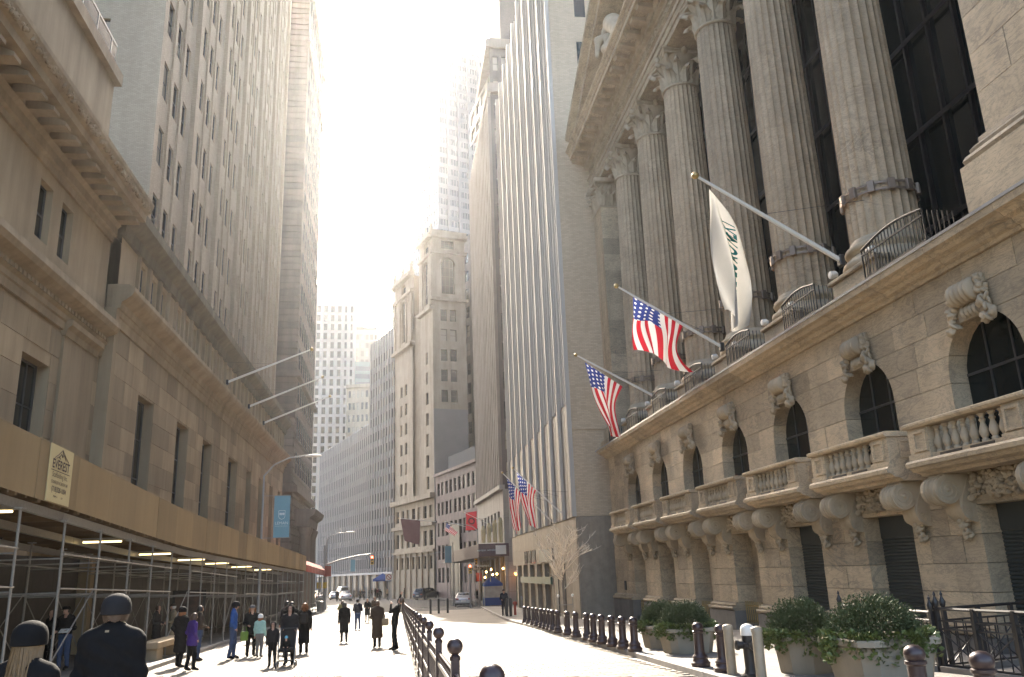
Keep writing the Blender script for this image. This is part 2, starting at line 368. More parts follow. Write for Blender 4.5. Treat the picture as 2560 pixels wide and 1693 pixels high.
def window_mesh(w,h,kind,gm,fm):
    k=(round(w,2),round(h,2),kind,gm.name,fm.name)
    if k in WCACHE: return WCACHE[k]
    # local: x along facade, y outward (-) , z up ; origin centre
    mb=MB(); g=.0
    t=.06 if kind!='big' else .09
    mb.face((-w/2,0,-h/2),(w/2,0,-h/2),(w/2,0,h/2),(-w/2,0,h/2),m=0)
    if kind!='plain':
        for x0,x1,z0,z1 in ((-w/2,-w/2+t,-h/2,h/2),(w/2-t,w/2,-h/2,h/2),(-w/2+t,w/2-t,h/2-t,h/2),(-w/2+t,w/2-t,-h/2,-h/2+t)): mb.box(x0,x1,-.05,-.004,z0,z1,1)
        if kind in('sash','big'): mb.box(-w/2+t,w/2-t,-.045,-.004,-.03,.03,1)
        if kind=='big':
            for q in(-1,1): mb.box(q*w/6-.03,q*w/6+.03,-.04,-.004,-h/2+t,h/2-t,1)
            for q in(-.25,.25): mb.box(-w/2+t,w/2-t,-.035,-.004,h*q-.025,h*q+.025,1)
    WCACHE[k]=mb.mesh('window',[gm,fm]); return WCACHE[k]
FRAME=plain('window_frame',(.06,.058,.055),.5,.2,.15)
FRAMEW=plain('window_frame_pale',(.36,.34,.3),.5,.1,.15)
def windows(root,F,us,zs,depth,kind='sash',gm=None,fm=None,limit=300,key=None):
    gm=gm or WING; fm=fm or FRAME; L=[(a,b,c,d) for a,b in us for c,d in zs]
    L.sort(key=lambda q:(q[0]-0)**2*0+(Vector(F.P((q[0]+q[1])/2,0,(q[2]+q[3])/2))-Vector((0,0,1.75))).length)
    for a,b,c,d in L[:limit]:
        me=window_mesh(b-a,d-c,kind,gm,fm); p=F.P((a+b)/2,-depth+.004,(c+d)/2); link('window',me,root,p,(0,0,F.rz if F.flip>0 else F.rz+math.pi))
    if len(L)>limit:
        mb=MB()
        for a,b,c,d in L[limit:]:
            mb.face(F.P(a,-depth+.004,c),F.P(b,-depth+.004,c),F.P(b,-depth+.004,d),F.P(a,-depth+.004,d))
            F.box(mb,a,b,-depth+.006,-depth+.04,(c+d)/2-.03,(c+d)/2+.03,1)
        put('windows',mb,[gm,fm],root,kind='stuff')
def bands(root,name,F,specs,mat,u0=0,u1=None):
    # specs: (z0,z1,proj)
    for z0,z1,pr in specs:
        mb=MB(); F.box(mb,u0,F.L if u1 is None else u1,-.02,pr,z0,z1); put(name,mb,mat,root)
def cols(start,pitch,n,w): return [(start+i*pitch-w/2,start+i*pitch+w/2) for i in range(n)]
def body(root,poly,z0,z1,mat,name='body'):
    mb=MB().ext([(x,y,z0) for x,y in poly],(0,0,z1-z0)); return put(name,mb,mat,root)
# ---------------------------------------------------------------- the exchange building with its colonnade (right)
NX=12.6; YC=[15.95+4.71*i for i in range(7)]; NY0,NY1=7.0,49.3
ex=thing('exchange_building','grand pale marble building with six giant fluted columns above a balconied ground floor','building',(NX,32,zg(32)))
def yz(poly,x0,dx): return MB().ext([(x0,a,b) for a,b in poly],(dx,0,0))
wl=put('podium_wall',MB().box(NX+.55,NX+.75,NY0,NY1-.3,3.66,8.3),GRAN2,ex)
g=.0065
def block(poly,dx=.5,name='stone_block',mat=MARB,par=None): return put(name,yz(poly,NX+rng.uniform(0,.014),dx),mat,par or wl)
def hw(z):
    if z<=5.68: return 1.22
    return math.sqrt(max(0,1.22**2-(z-5.68)**2))
zr=[3.67+.63*i for i in range(8)]
for r in range(7):
    z0,z1=zr[r]+g,zr[r+1]-g
    if zr[r]>=6.9:
        y=NY0
        while y<NY1-.1:
            e=min(y+rng.uniform(1.3,2.2),NY1)
            if NY1-e<.5: e=NY1
            block([(y+g,z0),(e-g,z0),(e-g,z1),(y+g,z1)]); y=e
        continue
    top=min(z1,6.9); K=[z0+(top-z0)*k/6 for k in range(7)]
    for i in range(-1,7):
        A=[(YC[i]+hw(z)+.004,z) for z in K] if i>=0 else [(NY0,z0),(NY0,z1)]
        B=[(YC[i+1]-hw(z)-.004,z) for z in K] if i<6 else [(NY1,z0),(NY1,z1)]
        if top<z1:
            if i>=0: A.append((YC[i]+.004,z1))
            if i<6: B.append((YC[i+1]-.004,z1))
        lo=max(p[0] for p in A); hi=min(p[0] for p in B); w=hi-lo
        n=max(1,int(round(w/1.25))) if r%2 else max(1,int(round(w/1.0)))
        js=[lo+w*(k+1+rng.uniform(-.12,.12))/(n+0) for k in range(n-1)] if n>1 else []
        if n==1: js=[lo+w*rng.uniform(.35,.65)]
        prev=A
        for j in js+[None]:
            right=B if j is None else [(j-g,z0),(j-g,z1)]
            block(prev+right[::-1]); prev=[(j+g,z0),(j+g,z1)] if j is not None else None
# arched windows
ap=[(-1.2,-1.9)]+[(-1.2*math.cos(math.pi*k/14),1.2*math.sin(math.pi*k/14)) for k in range(15)]+[(1.2,-1.9)]
aw=MB().ext([(0,a,b) for a,b in ap],(.02,0,0),0)
for a in(-.4,.4): aw.box(-.03,-.004,a-.025,a+.025,-1.9,1.1,1)
for z in(-.9,.05): aw.box(-.032,-.004,-1.18,1.18,z-.03,z+.03,1)
awm=aw.mesh('arched_window',[DARKG,FRAME])
for y in YC: link('arched_window',awm,ex,(NX+.45,y,5.68))
# keystones: ribbed scroll with carved foliage
def leafball(mb,c,r,rnd_,m=0): mb.ball(c,r,6,4,m,Euler((rnd_.uniform(-1,1),rnd_.uniform(-1,1),rnd_.uniform(-3,3))).to_matrix())
def spiral(mb,cy_,c,r0,turns,w,side):
    # raised spiral ridge on a face of constant y
    P=[]
    for k in range(int(turns*14)+1):
        a=k*2*math.pi/14; r=r0*(1-.8*k/(turns*14)); P.append((c[0]+r*math.cos(a+2.2),cy_,c[1]+r*math.sin(a+2.2)))
    mb.tube(P,w,5)
rk=random.Random(3); ks=MB()
for k in range(5): ks.lathe((-.16,-.30+.15*k,.3),[(.001,-.07),(.22,-.065),(.27,-.02),(.27,.02),(.22,.065),(.001,.07)],12,ax='y')
for k in range(4): ks.lathe((-.08,-.2+.13*k,-.12),[(.001,-.06),(.12,-.055),(.15,0),(.12,.055),(.001,.06)],10,ax='y')
ks.ext([(0,-.42,-.28),(0,.42,-.28),(0,.5,.55),(0,-.5,.55)],(-.1,0,0))
for _ in range(70):
    sgn=rk.choice((-1,1)); a=rk.uniform(0,1); leafball(ks,(-.1-rk.uniform(0,.12),sgn*(.45+.3*a*rk.random()),.5-.95*a+rk.uniform(-.1,.1)),(.05,.09,.13),rk)
ksm=ks.mesh('keystone',MARB2,True,50)
for y in YC: link('keystone',ksm,ex,(NX+.01,y,7.05))
# podium cornice, one moulded block after another
cp=[(NX+.4,8.085),(NX-.06,8.085),(NX-.1,8.16),(NX-.2,8.2),(NX-.26,8.3),(NX-.42,8.34),(NX-.5,8.42),(NX-.62,8.46),(NX-.64,8.62),(NX+.4,8.68)]
y=NY0
while y<NY1:
    e=min(y+2.36,NY1+.55); put('cornice_block',MB().profile(cp,y+.007,e-.007),MARB,ex); y=e
put('gutter_edge',MB().box(NX-.66,NX-.6,NY0,NY1+.56,8.62,8.69),plain('lead_edge',(.3,.31,.33),.35,.6,.3,3),ex)
put('terrace',MB().box(NX-.55,18.2,NY0,NY1+.5,8.685,8.74),GRAN2,ex)
# ground floor pillars
def pillar(y0,y1):
    p=put('pillar',MB().box(NX-.2,NX+1.55,y0-.05,y1+.05,zg((y0+y1)/2)-.4,.02),GRAN2,ex)
    tp=[(NX-.13,.025),(NX-.24,.06),(NX-.26,.12),(NX-.24,.17),(NX-.12,.18),(NX-.15,.21),(NX-.13,.27),(NX-.02,.31),(NX+1.5,.31),(NX+1.5,.025)]
    put('torus_moulding',MB().profile(tp,y0-.06,y1+.06),MARB,p)
    for r in range(4):
        z0=.315+.62*r; z1=z0+.62; cut=[y0,y1] if (y1-y0)<1.6 else ([y0,(y0+y1)/2+rng.uniform(-.25,.25),y1] if r%2 else [y0,y0+(y1-y0)*rng.uniform(.22,.3),y1-(y1-y0)*rng.uniform(.22,.3),y1])
        if y1-y0>3.2: cut=[y0]+[y0+(y1-y0)*(k+1+(.5 if r%2 else 0))/4 for k in range(3)]+[y1]
        for a,b in zip(cut[:-1],cut[1:]): put('stone_block',MB().box(NX+rng.uniform(0,.012),NX+1.45,a+g,b-g,z0+g,z1-g),MARB,p)
edges=[NY0]+[e for y in YC for e in(y-1.1,y+1.1)]+[NY1]
for k in range(0,len(edges),2): pillar(edges[k],edges[k+1])
for i in range(-1,7):   # lintel course
    a=NY0 if i<0 else YC[i]; b=NY1 if i==6 else YC[i+1]
    for u,v in((a,(a+b)/2),((a+b)/2,b)): put('lintel_stone',MB().box(NX+.02,NX+1.5,u+g,v-g,2.8,3.655),MARB,ex)
SHUT=plain('shutter_steel',(.055,.062,.06),.5,.3,.15,3)
sh=MB(); zz=.0
while zz<2.55: sh.lathe((0,0,zz),[(.045,-1.08),(.045,1.08)],8,ax='y'); zz+=.085
sh.box(-.05,.12,-1.08,1.08,2.55,3.1)
shm=sh.mesh('roller_shutter',SHUT)
DOORM=plain('bronze_door',(.03,.026,.022),.4,.4,.2,3)
bf=MB()
for k in range(12): bf.tube([(0,-1.0+.182*k,0),(0,-1.0+.182*k,.74)],.016,6); bf.ball((0,-1.0+.182*k,.76),.025,6,4)
for z in(.08,.62): bf.box(-.018,.018,-1.08,1.08,z,z+.035)
bfm=bf.mesh('brass_fence',BRASS)
for i,y in enumerate(YC):
    if i<3: link('roller_shutter',shm,ex,(NX+.5,y,-.3))
    else:
        put('entrance_door',MB().box(NX+1.3,NX+1.36,y-1.08,y+1.08,zg(y)+.1,2.79),DOORM,ex); put('door_sill',MB().box(NX-.02,NX+1.28,y-1.04,y+1.04,zg(y),zg(y)+.33),GRAN2,ex)
        link('brass_fence',bfm,ex,(NX+.25,y,zg(y)+.33)); put('inner_jamb',MB().box(NX+.75,NX+1.28,y+.55,y+1.085,zg(y)+.3,2.79),MARB,ex)
put('plaque',MB().cbox((NX-.03,47.2,.75),(.04,.35,.5),.01),IRON,ex)
# scroll brackets
br=MB(); pr=[]
for k in range(19): a=math.pi*.5+math.pi*1.45*k/18; pr.append((-.62+.31*math.cos(a),-.35+.31*math.sin(a)))
pr=[(.0,0),(-.66,0),(-.66,-.04)]+pr[1:]+[(-.36,-.56),(-.4,-.7),(-.36,-.86),(-.24,-1.0),(-.1,-1.06),(0,-1.06)]
br.ext([(a,-.27,b) for a,b in pr],(0,.54,0))
for s_ in(-1,1):
    spiral(br,s_*.272,(-.62,-.35),.285,2.2,.022,s_); spiral(br,s_*.272,(-.2,-.84),.17,1.6,.016,s_); br.tube([(-.1,s_*.272,-.1),(-.2,s_*.272,-.3),(-.3,s_*.272,-.5),(-.36,s_*.272,-.75)],.02,5)
    br.ball((-.62,s_*.27,-.35),(.05,.04,.05),8,6)
for k in range(3): br.tube([(-.62+.315*math.cos(math.pi*.5+math.pi*1.2*j/10),-.14+.14*k,-.35+.315*math.sin(math.pi*.5+math.pi*1.2*j/10)) for j in range(11)],.022,5)
rk=random.Random(5)
for j in range(34):
    t=j/33; leafball(br,(-.24+.12*t+rk.uniform(-.05,.05),rk.uniform(-.22,.22)*(1-.55*t),-.75-.62*t),(.05,.09,.1),rk)
brm=br.mesh('scroll_bracket',MARB2,True,45)
fr=MB(); rk=random.Random(8)
fr.box(-.03,.0,-1.2,1.2,-.32,.28)
for j in range(190): leafball(fr,(-.05-rk.uniform(0,.1),rk.uniform(-1.22,1.22),rk.uniform(-.28,.25)),(.05,.06+.06*rk.random(),.04+.06*rk.random()),rk)
for j in range(9): fr.lathe((-.1,-1.1+.275*j,rk.uniform(-.1,.1)),[(.001,-.03),(.09,-.02),(.1,.02),(.04,.06),(.001,.06)],9,ax='x')
frm=fr.mesh('carved_garland',MARB2,True,50)
# balconies
bal=[(.055,0),(.075,.0),(.075,.05),(.05,.07),(.085,.14),(.098,.2),(.085,.27),(.05,.37),(.045,.4),(.055,.42),(.07,.45),(.05,.47),(.045,.5),(.055,.53),(.075,.54),(.075,.58)]
balm=MB().lathe((0,0,0),bal,14).mesh('baluster',MARB2,True,50)
def panel(mb,x,y0,y1,z0,z1,out,d=.035,w=.07):
    # recessed panel frame standing proud of a face x=const
    for a,b,c,e in ((y0,y1,z0,z0+w),(y0,y1,z1-w,z1),(y0,y0+w,z0+w,z1-w),(y1-w,y1,z0+w,z1-w)): mb.box(min(x,x+out*d),max(x,x+out*d),a,b,c,e)
for y in YC:
    y=y-.12; a,b=y-1.92,y+1.92; mb=MB()
    mb.profile([(NX,3.5),(11.95,3.5),(11.9,3.56),(11.72,3.6),(11.66,3.67),(11.56,3.69),(11.55,3.78),(11.62,3.84),(NX,3.84)],a-.06,b+.06)
    mb.box(11.7,NX-.01,a,a+.14,3.845,4.56); mb.box(11.7,NX-.01,b-.14,b,3.845,4.56)
    for c in(a+.15,b-.72): mb.box(11.7,11.98,c,c+.57,3.845,4.56); panel(mb,11.7,c+.05,c+.52,4.02,4.5,-1)
    mb.box(11.66,12.02,a-.03,a+.78,3.846,3.98); mb.box(11.66,12.02,b-.78,b+.03,3.846,3.98)
    mb.box(11.72,11.96,a+.73,b-.73,3.846,3.94)
    mb.profile([(11.64,4.565),(11.6,4.62),(11.6,4.67),(11.66,4.7),(12.02,4.7),(12.04,4.565)],a-.05,b+.05)
    for e in(a,b-.14): mb.box(12.0,NX-.012,e-.04,e+.18,4.568,4.695)
    yy=a
    for z0,z1 in((4.05,4.5),):
        for p_,q_,r_,s_ in((11.98,12.5,z0,z0+.06),(11.98,12.5,z1-.06,z1),(11.98,12.04,z0+.06,z1-.06),(12.44,12.5,z0+.06,z1-.06)): mb.box(p_,q_,a-.03,a-.002,r_,s_)
    bo=put('balcony',mb,MARB,ex)
    n=8
    for k in range(n): link('baluster',balm,bo,(11.84,a+.73+(b-a-1.46)*(k+.5)/n,3.945))
    for k in(-1,1): put('drain_slot',MB().box(11.69,11.71,y+k*.5-.36,y+k*.5+.36,3.86,3.91),IRON,bo)
    for s_ in(-1.52,1.52): link('scroll_bracket',brm,ex,(NX+.02,y+s_,3.49))
    link('carved_garland',frm,ex,(NX+.012,y,3.22))
# column pedestals, railings
YCOL=[20.5,25.3,30.1,34.88,39.66,44.45]; CX=13.85
for y in YCOL:
    mb=MB().cbox((CX,y,9.12),(2.36,2.36,.75),.02); pd=put('column_pedestal',mb,MARB,ex)
    put('pedestal_cap',MB().cbox((CX,y,9.56),(2.56,2.56,.13),.03),MARB,pd)
    fl=MB().lathe((CX-1.2,y+1.0,9.8),[(.001,-.12),(.11,-.1),(.13,.06),(.09,.12),(.001,.13)],10,ax='x'); fl.tube([(CX-1.1,y+1.0,9.64),(CX-1.1,y+1.0,9.75)],.03); put('floodlight',fl,WHITEP,ex,True)
    fl=MB().lathe((CX-1.15,y-.95,9.8),[(.001,-.16),(.1,-.14),(.12,.06),(.08,.12),(.001,.13)],10,ax='y'); fl.tube([(CX-1.1,y-.95,9.64),(CX-1.1,y-.95,9.75)],.03); put('floodlight',fl,WHITEP,ex,True)
ry=[15.2]+YCOL+[48.4]
for a,b in zip(ry[:-1],ry[1:]):
    y0,y1=a+1.32,b-1.32
    if y1-y0<.4: continue
    r=put('iron_railing',MB().tube([(NX-.42,y0+(y1-y0)*k/8,9.62+.16*math.sin(math.pi*k/8)) for k in range(9)],.035,6),IRON,ex)
    bars=MB(); n=int((y1-y0)/.14)
    for k in range(n+1): t=k/n; yy=y0+(y1-y0)*t; bars.box(NX-.432,NX-.408,yy-.012,yy+.012,8.74,9.6+.16*math.sin(math.pi*t))
    bars.box(NX-.44,NX-.4,y0,y1,8.82,8.86); bars.box(NX-.44,NX-.4,y0,y1,9.45,9.49)
    for e in(y0,y1):
        for k in range(7): bars.box(NX-.42+.13*k,NX-.395+.13*k,e-.012,e+.012,8.74,9.6)
    put('railing_bars',bars,IRON,r)
# columns
def flut(a,z):
    t=(a*24/(2*math.pi))%1; e=abs(t-.5)*2; return 1-.062*math.sqrt(max(0,1-(e/.86)**2)) if e<.86 else 1
sp=[]; Zb,Zt=10.42,24.35
for k in range(10):
    z0=Zb+(Zt-Zb)*k/9
    def rad(z): t=(z-Zb)/(Zt-Zb); return .97-.135*(t**1.7)
    sp.append((rad(z0),z0))
    if 0<k<9: sp[-1:]=[(rad(z0),z0-.012),(rad(z0)-.012,z0),(rad(z0),z0+.012)]
shaft=MB(); NF=24*6; b=0
shaft.lathe((0,0,-Zb),sp,NF,rfun=flut,cap=False)
COLM=stone('column_marble',(.62,.475,.315),(.49,.37,.24),.9,vein=(.33,.255,.175),rough=.62,rnd=.1,streak=.55)
shm_=shaft.mesh('shaft',COLM,True,28)
basem=MB().lathe((0,0,0),[(1.2,-.02),(1.24,.0),(1.27,.1),(1.24,.2),(1.16,.24),(1.1,.27),(1.05,.36),(1.1,.45),(1.14,.47),(1.17,.54),(1.14,.62),(1.05,.65),(1.02,.7),(1.02,.74),(.97,.84)],40).mesh('column_base',MARB2,True,50)
neck=MB().lathe((0,0,0),[(.84,-.02),(.9,.0),(.92,.05),(.9,.1),(.74,.12),(.7,.3),(.7,.8),(.78,1.2),(.98,1.55),(1.05,1.64)],32,cap=False).mesh('capital_bell',MARB2,True,50)
def leafmesh(h,w,curl):
    mb=MB(); nu,nv=8,11; G=[]
    for j in range(nv+1):
        t=j/nv; row=[]
        ww=w*(.62+.45*math.sin(math.pi*min(1,t*1.1)))*(1-.45*max(0,t-.75)/.25); lob=1-.3*(abs(math.sin(t*math.pi*3.5)))
        if t<.78: x=.02+.17*(t/.78)**2.2; z=h*t/.78*.93
        else:
            q=(t-.78)/.22*math.pi*.95; x=.19+curl*math.sin(q*.55)*1.25; z=h*.93+.1*math.sin(q)-.14*(1-math.cos(q))*.5
        for i in range(nu+1):
            s_=i/nu*2-1; row.append((x+.07*(1-abs(s_))-.09*s_*s_+.03*math.cos(s_*9.5),s_*ww/2*lob,z-.08*s_*s_*h))
        G.append(row)
    n=mb.pts([p for r in G for p in r])
    for j in range(nv):
        for i in range(nu): k=n+j*(nu+1)+i; mb.f.append((k,k+1,k+nu+2,k+nu+1)); mb.m.append(0)
    me=mb.mesh('acanthus_leaf',MARB2,True,60); return me
lf1=leafmesh(.76,.6,.3); lf2=leafmesh(1.22,.58,.36)
vo=MB(); vo.tube([(.72+.02*k,0,1.05+.055*k) for k in range(8)],[.07,.07,.07,.07,.07,.07,.07,.07],6)
Pv=[]
for k in range(25): a=k*2*math.pi/12; r=.21*(1-.75*k/24); Pv.append((1.16+r*math.cos(2.3-a),0,1.42+r*math.sin(2.3-a)))
vo.tube(Pv,.055,6)
vom=vo.mesh('volute',MARB2,True,60)
ab=[]
for q in range(4):
    a0=math.pi/4+q*math.pi/2
    for k in range(8):
        t=k/8; c0=Vector((math.cos(a0),math.sin(a0)))*1.5; c1=Vector((math.cos(a0+math.pi/2),math.sin(a0+math.pi/2)))*1.5; p=c0.lerp(c1,t); p*=1-.13*math.sin(math.pi*t)
        if k==0: p=p*1.0
        ab.append((p.x,p.y,0))
abm=MB().ext(ab,(0,0,.14)).merge(MB().ext([(x*1.05,y*1.05,.145) for x,y,z in ab],(0,0,.11)))
for q in range(4):
    a=q*math.pi/2; abm.ball((1.06*math.cos(a),1.06*math.sin(a),.1),(.17,.17,.2),8,6)
abm=abm.mesh('abacus',MARB2)
cl=MB(); rr=rad(11.75)+.03
for z in(-.1,.1): cl.lathe((0,0,z),[(rr,-.03),(rr+.03,-.03),(rr+.03,.03),(rr,.03)],36,cap=False)
for k in range(12): a=k*math.pi/6+.2; cl.cbox(((rr+.04)*math.cos(a),(rr+.04)*math.sin(a),0),(.12,.2,.34),.015,rz=a)
clm=cl.mesh('clamp_ring',plain('clamp_iron',(.26,.195,.145),.5,.5,.2))
for y in YCOL:
    c=link('column',shm_,ex,(CX,y,Zb)); 
    link('column_base',basem,c,(CX,y,9.64)); link('capital_bell',neck,c,(CX,y,Zt)); link('abacus',abm,c,(CX,y,Zt+1.66)); link('clamp_ring',clm,c,(CX,y,11.8),(0,0,rng.uniform(0,.4)))
    for k in range(8):
        a=k*math.pi/4; link('acanthus_leaf',lf1,c,(CX+.84*math.cos(a),y+.84*math.sin(a),Zt+.1),(0,0,a)); a+=math.pi/8; link('acanthus_leaf',lf2,c,(CX+.80*math.cos(a),y+.80*math.sin(a),Zt+.12),(0,0,a))
    for k in range(4): link('volute',vom,c,(CX,y,Zt),(0,0,math.pi/4+k*math.pi/2))
# end pilaster and side walls of the porch
pl=put('pilaster',MB().box(12.95,14.6,48.25,50.2,10.0,24.35),COLM,ex)
for k in range(13): put('stone_block',MB().box(12.935,14.5,48.235,48.247,10.05+1.1*k+g,min(24.3,11.15+1.1*k)-g),MARB,pl)
put('pilaster_base',MB().box(12.7,14.8,48.0,50.4,9.3,9.95).box(12.85,14.7,48.1,50.3,9.96,10.15),MARB2,ex)
put('pilaster_pedestal',MB().box(12.5,14.8,47.85,50.5,8.745,9.29),MARB,ex)
pc=put('pilaster_capital',MB().box(12.9,14.5,48.2,50.2,24.36,26.0).box(12.55,14.6,47.85,50.4,26.02,26.28),MARB2,ex)
for k in range(3):
    link('acanthus_leaf',lf1,pc,(12.93,48.5+.68*k,24.45),(0,0,math.pi)); link('acanthus_leaf',lf2,pc,(12.95,48.25+.65*k,24.5),(0,0,math.pi)); link('acanthus_leaf',lf1,pc,(13.2+.55*k,48.23,24.45),(0,0,-math.pi/2)); link('acanthus_leaf',lf2,pc,(13.0+.55*k,48.25,24.5),(0,0,-math.pi/2))
link('volute',vom,pc,(13.5,48.8,24.35),(0,0,R(-135)))
# near anta wall at the picture's right edge
an=put('anta_wall',MB().box(13.3,17.5,5,15.2,10.9,26.2),MARB2,ex)
zz=10.92; r=0
while zz<26:
    y=15.2; first=True
    while y>7:
        e=y-(1.1 if first and r%2 else rng.uniform(1.7,2.4)); first=False
        put('stone_block',MB().box(13.14+rng.uniform(0,.01),13.34,e+g,y-g,zz+g,zz+1.0-g),MARB,an); y=e
    zz+=1.0; r+=1
put('anta_base',MB().profile([(13.3,10.1),(12.55,10.1),(12.5,10.2),(12.58,10.32),(12.75,10.36),(12.72,10.5),(12.85,10.62),(13.0,10.68),(13.02,10.85),(13.3,10.9)],5,15.3),MARB,ex)
put('anta_pedestal',MB().box(12.5,15,5,15.42,8.745,10.09),MARB,ex)
# dark glazing behind the columns
gl=put('curtain_wall',MB().box(16.6,16.7,14,48.2,8.75,26.3),DARKG,ex)
for k in range(29): put('mullion',MB().box(16.45,16.595,14.5+1.2*k,14.6+1.2*k,8.75,26.2),IRON,gl)
for k in range(5): put('transom',MB().box(16.4,16.44,14,48.2,11.5+3.2*k,11.65+3.2*k),IRON,gl)
# entablature
ea,eb=5,50.6
put('architrave',MB().profile([(14.8,26.31),(12.98,26.31),(12.98,26.62),(12.92,26.64),(12.92,26.98),(12.86,27.0),(12.86,27.25),(12.74,27.36),(14.8,27.36)],ea,eb),MARB,ex)
fz=put('frieze',MB().box(12.92,14.8,ea,eb,27.365,28.1),MARB,ex)
put('porch_soffit',MB().box(14.81,17.2,ea,eb,26.4,26.6),IRON,ex)
car=MB(); rk=random.Random(4)
for j in range(420): leafball(car,(12.9,rk.uniform(20,50),rk.uniform(27.5,28.0)),(.04,.1,.07),rk)
put('frieze_carving',car,MARB2,ex,True,kind='stuff')
put('bed_moulding',MB().profile([(14.6,28.105),(12.85,28.105),(12.8,28.2),(12.62,28.24),(12.6,28.3),(14.6,28.3)],ea,eb),MARB2,ex)
dm=MB().box(-.13,0,-.09,.09,0,.2).mesh('dentil',MARB2)
k=0; y=eb-.1
while y>16 and k<110: link('dentil',dm,ex,(12.73,y,28.305)); y-=.3; k+=1
put('dentil_bed',MB().box(12.732,14.6,ea,eb,28.302,28.52),MARB2,ex)
put('corona',MB().profile([(14.6,28.84),(11.62,28.84),(11.62,29.12),(11.55,29.16),(11.5,29.3),(11.36,29.42),(11.34,29.5),(14.6,29.5)],ea,eb+.75),MARB,ex)
put('modillion_bed',MB().profile([(14.6,28.525),(12.6,28.525),(12.5,28.6),(12.5,28.835),(14.6,28.835)],ea,eb+.05),MARB2,ex)
md=MB().ext([(0,-.21,-.02),(-.75,-.21,-.02),(-.78,-.21,-.1),(-.7,-.21,-.2),(-.3,-.21,-.24),(0,-.21,-.3)],(0,.42,0)); mdm=md.mesh('modillion',MARB2)
y=eb-.25
while y>14: link('modillion',mdm,ex,(12.495,y,28.83)); y-=1.08
# pediment
pk=(ea+eb)/2; 
def zpk(y): return 29.52+11.1*(1-abs(y-pk)/(eb+.75-pk))
put('tympanum',MB().ext([(13.3,5,29.505),(13.3,eb,29.505),(13.3,pk,40.4)],(.4,0,0)),MARB,ex)
rkp=MB()
for a,b in((eb+.75,pk),(pk,ea)):
    prof=[(13.3,.0),(11.85,.0),(11.8,.25),(11.4,.45),(11.34,.62),(13.3,.62)]
    n=rkp.pts([(x,a,zpk(a)+z) for x,z in prof]+[(x,b,zpk(b)+z) for x,z in prof]); m_=len(prof)
    for i in range(m_): j=(i+1)%m_; rkp.f.append((n+i,n+j,n+m_+j,n+m_+i)); rkp.m.append(0)
    rkp.f.append(tuple(range(n,n+m_))); rkp.f.append(tuple(range(n+2*m_-1,n+m_-1,-1))); rkp.m+=[0,0]
put('raking_cornice',rkp,MARB,ex)
put('rear_block',MB().box(17.25,44,5,49.9,-2,30),LIME,ex)
put('roof_block',MB().box(13.75,44,5,49.9,30.02,32),LIME,ex)
# ---------------------------------------------------------------- white-finned office building next to the exchange
BRK=brick('pale_brick',(.60,.47,.32),(.51,.395,.265),(.42,.35,.26),.3,.1)
FIN=plain('white_fin_metal',(.44,.41,.36),.6,.05,.08,2)
SPAN=plain('grey_spandrel',(.25,.22,.18),.6,.05,.2,1.5)
def plinth_blocks(root,F,u0,u1,z0,z1,bw,bh,mat,o=.03,name='granite_panel'):
    nz=max(1,round((z1-z0)/bh)); h=(z1-z0)/nz; n=max(1,round((u1-u0)/bw)); w=(u1-u0)/n
    for r in range(nz):
        for i in range(n): mb=MB(); F.box(mb,u0+w*i+.008,u0+w*(i+1)-.008,-.02,o+rng.uniform(0,.006),z0+h*r+.008,z0+h*(r+1)-.008); put(name,mb,mat,root)
b1=thing('office_building','tall office building with white vertical fins, pale brick side wall and granite base','building',(10.7,66,zg(66)))
F=Fac((10.7,50.6),(10.7,80.4),(-1,0)); zb=-1.9
nb=9; bp=F.L/nb
us=[]
for i in range(nb):
    for k in range(3): c=bp*(i+.5)+(k-1)*.93; us.append((c-.36,c+.36))
zs=[(12.6+3.15*j,12.6+3.15*j+1.85) for j in range(12)]
body(b1,[(11.0,50.9),(40,50.9),(40,80.2),(11.0,80.2)],zb,51.6,BRK)
wl1=put('wall',F.wall(MB(),us,zs,0,F.L,4.8,51.5,.25),SPAN,b1)
windows(b1,F,us,zs,.2,'sash',gm=WING2,fm=FRAMEW,limit=300)
for i in range(nb+1): mb=MB(); F.box(mb,max(0,bp*i-.15),min(F.L,bp*i+.15),-.02,.26,4.82,52); put('fin',mb,FIN,b1)
for i in range(nb):
    for k in(-.5,.5,-1.43,1.43): c=bp*(i+.5)+k*.93; mb=MB(); F.box(mb,c-.05,c+.05,-.02,.14,12.0,51.4); put('mullion',mb,FIN,b1)
    for k in range(6): c=bp*i+.17+(bp-.34)*(k+.5)/6; mb=MB(); F.box(mb,c-.22,c+.22,-.02,.06,4.85,11.9); put('ribbed_panel',mb,SPAN if k%2 else FIN,b1)
plinth_blocks(b1,F,0,8.5,-1.6,4.75,2.1,1.6,GRAN,.05); plinth_blocks(b1,F,8.5,F.L,2.2,4.75,2.1,1.3,GRAN,.05)
mb=MB(); F.box(mb,8.5,F.L,-.6,-.5,-2,2.2); put('shopfront_glass',mb,DARKG,b1)
for k in range(6): mb=MB(); F.box(mb,8.6+3.6*k,9.5+3.6*k,-.3,.05,-2.05,2.2); put('shopfront_pier',mb,GRAN,b1)
mb=MB(); F.box(mb,9.0,24,.06,.2,.75,1.25); put('green_sign_band',mb,plain('green_sign',(.07,.12,.085),.5,0,.1),b1)
mb=MB(); F.box(mb,8.2,14,.06,.14,2.3,3.2); put('louvre',mb,SHUT,b1)
for k in range(3): mb=MB(); F.box(mb,16+2.2*k,17.5+2.2*k,.055,.1,2.3,3.3); put('transom_window',mb,DARKG,b1)
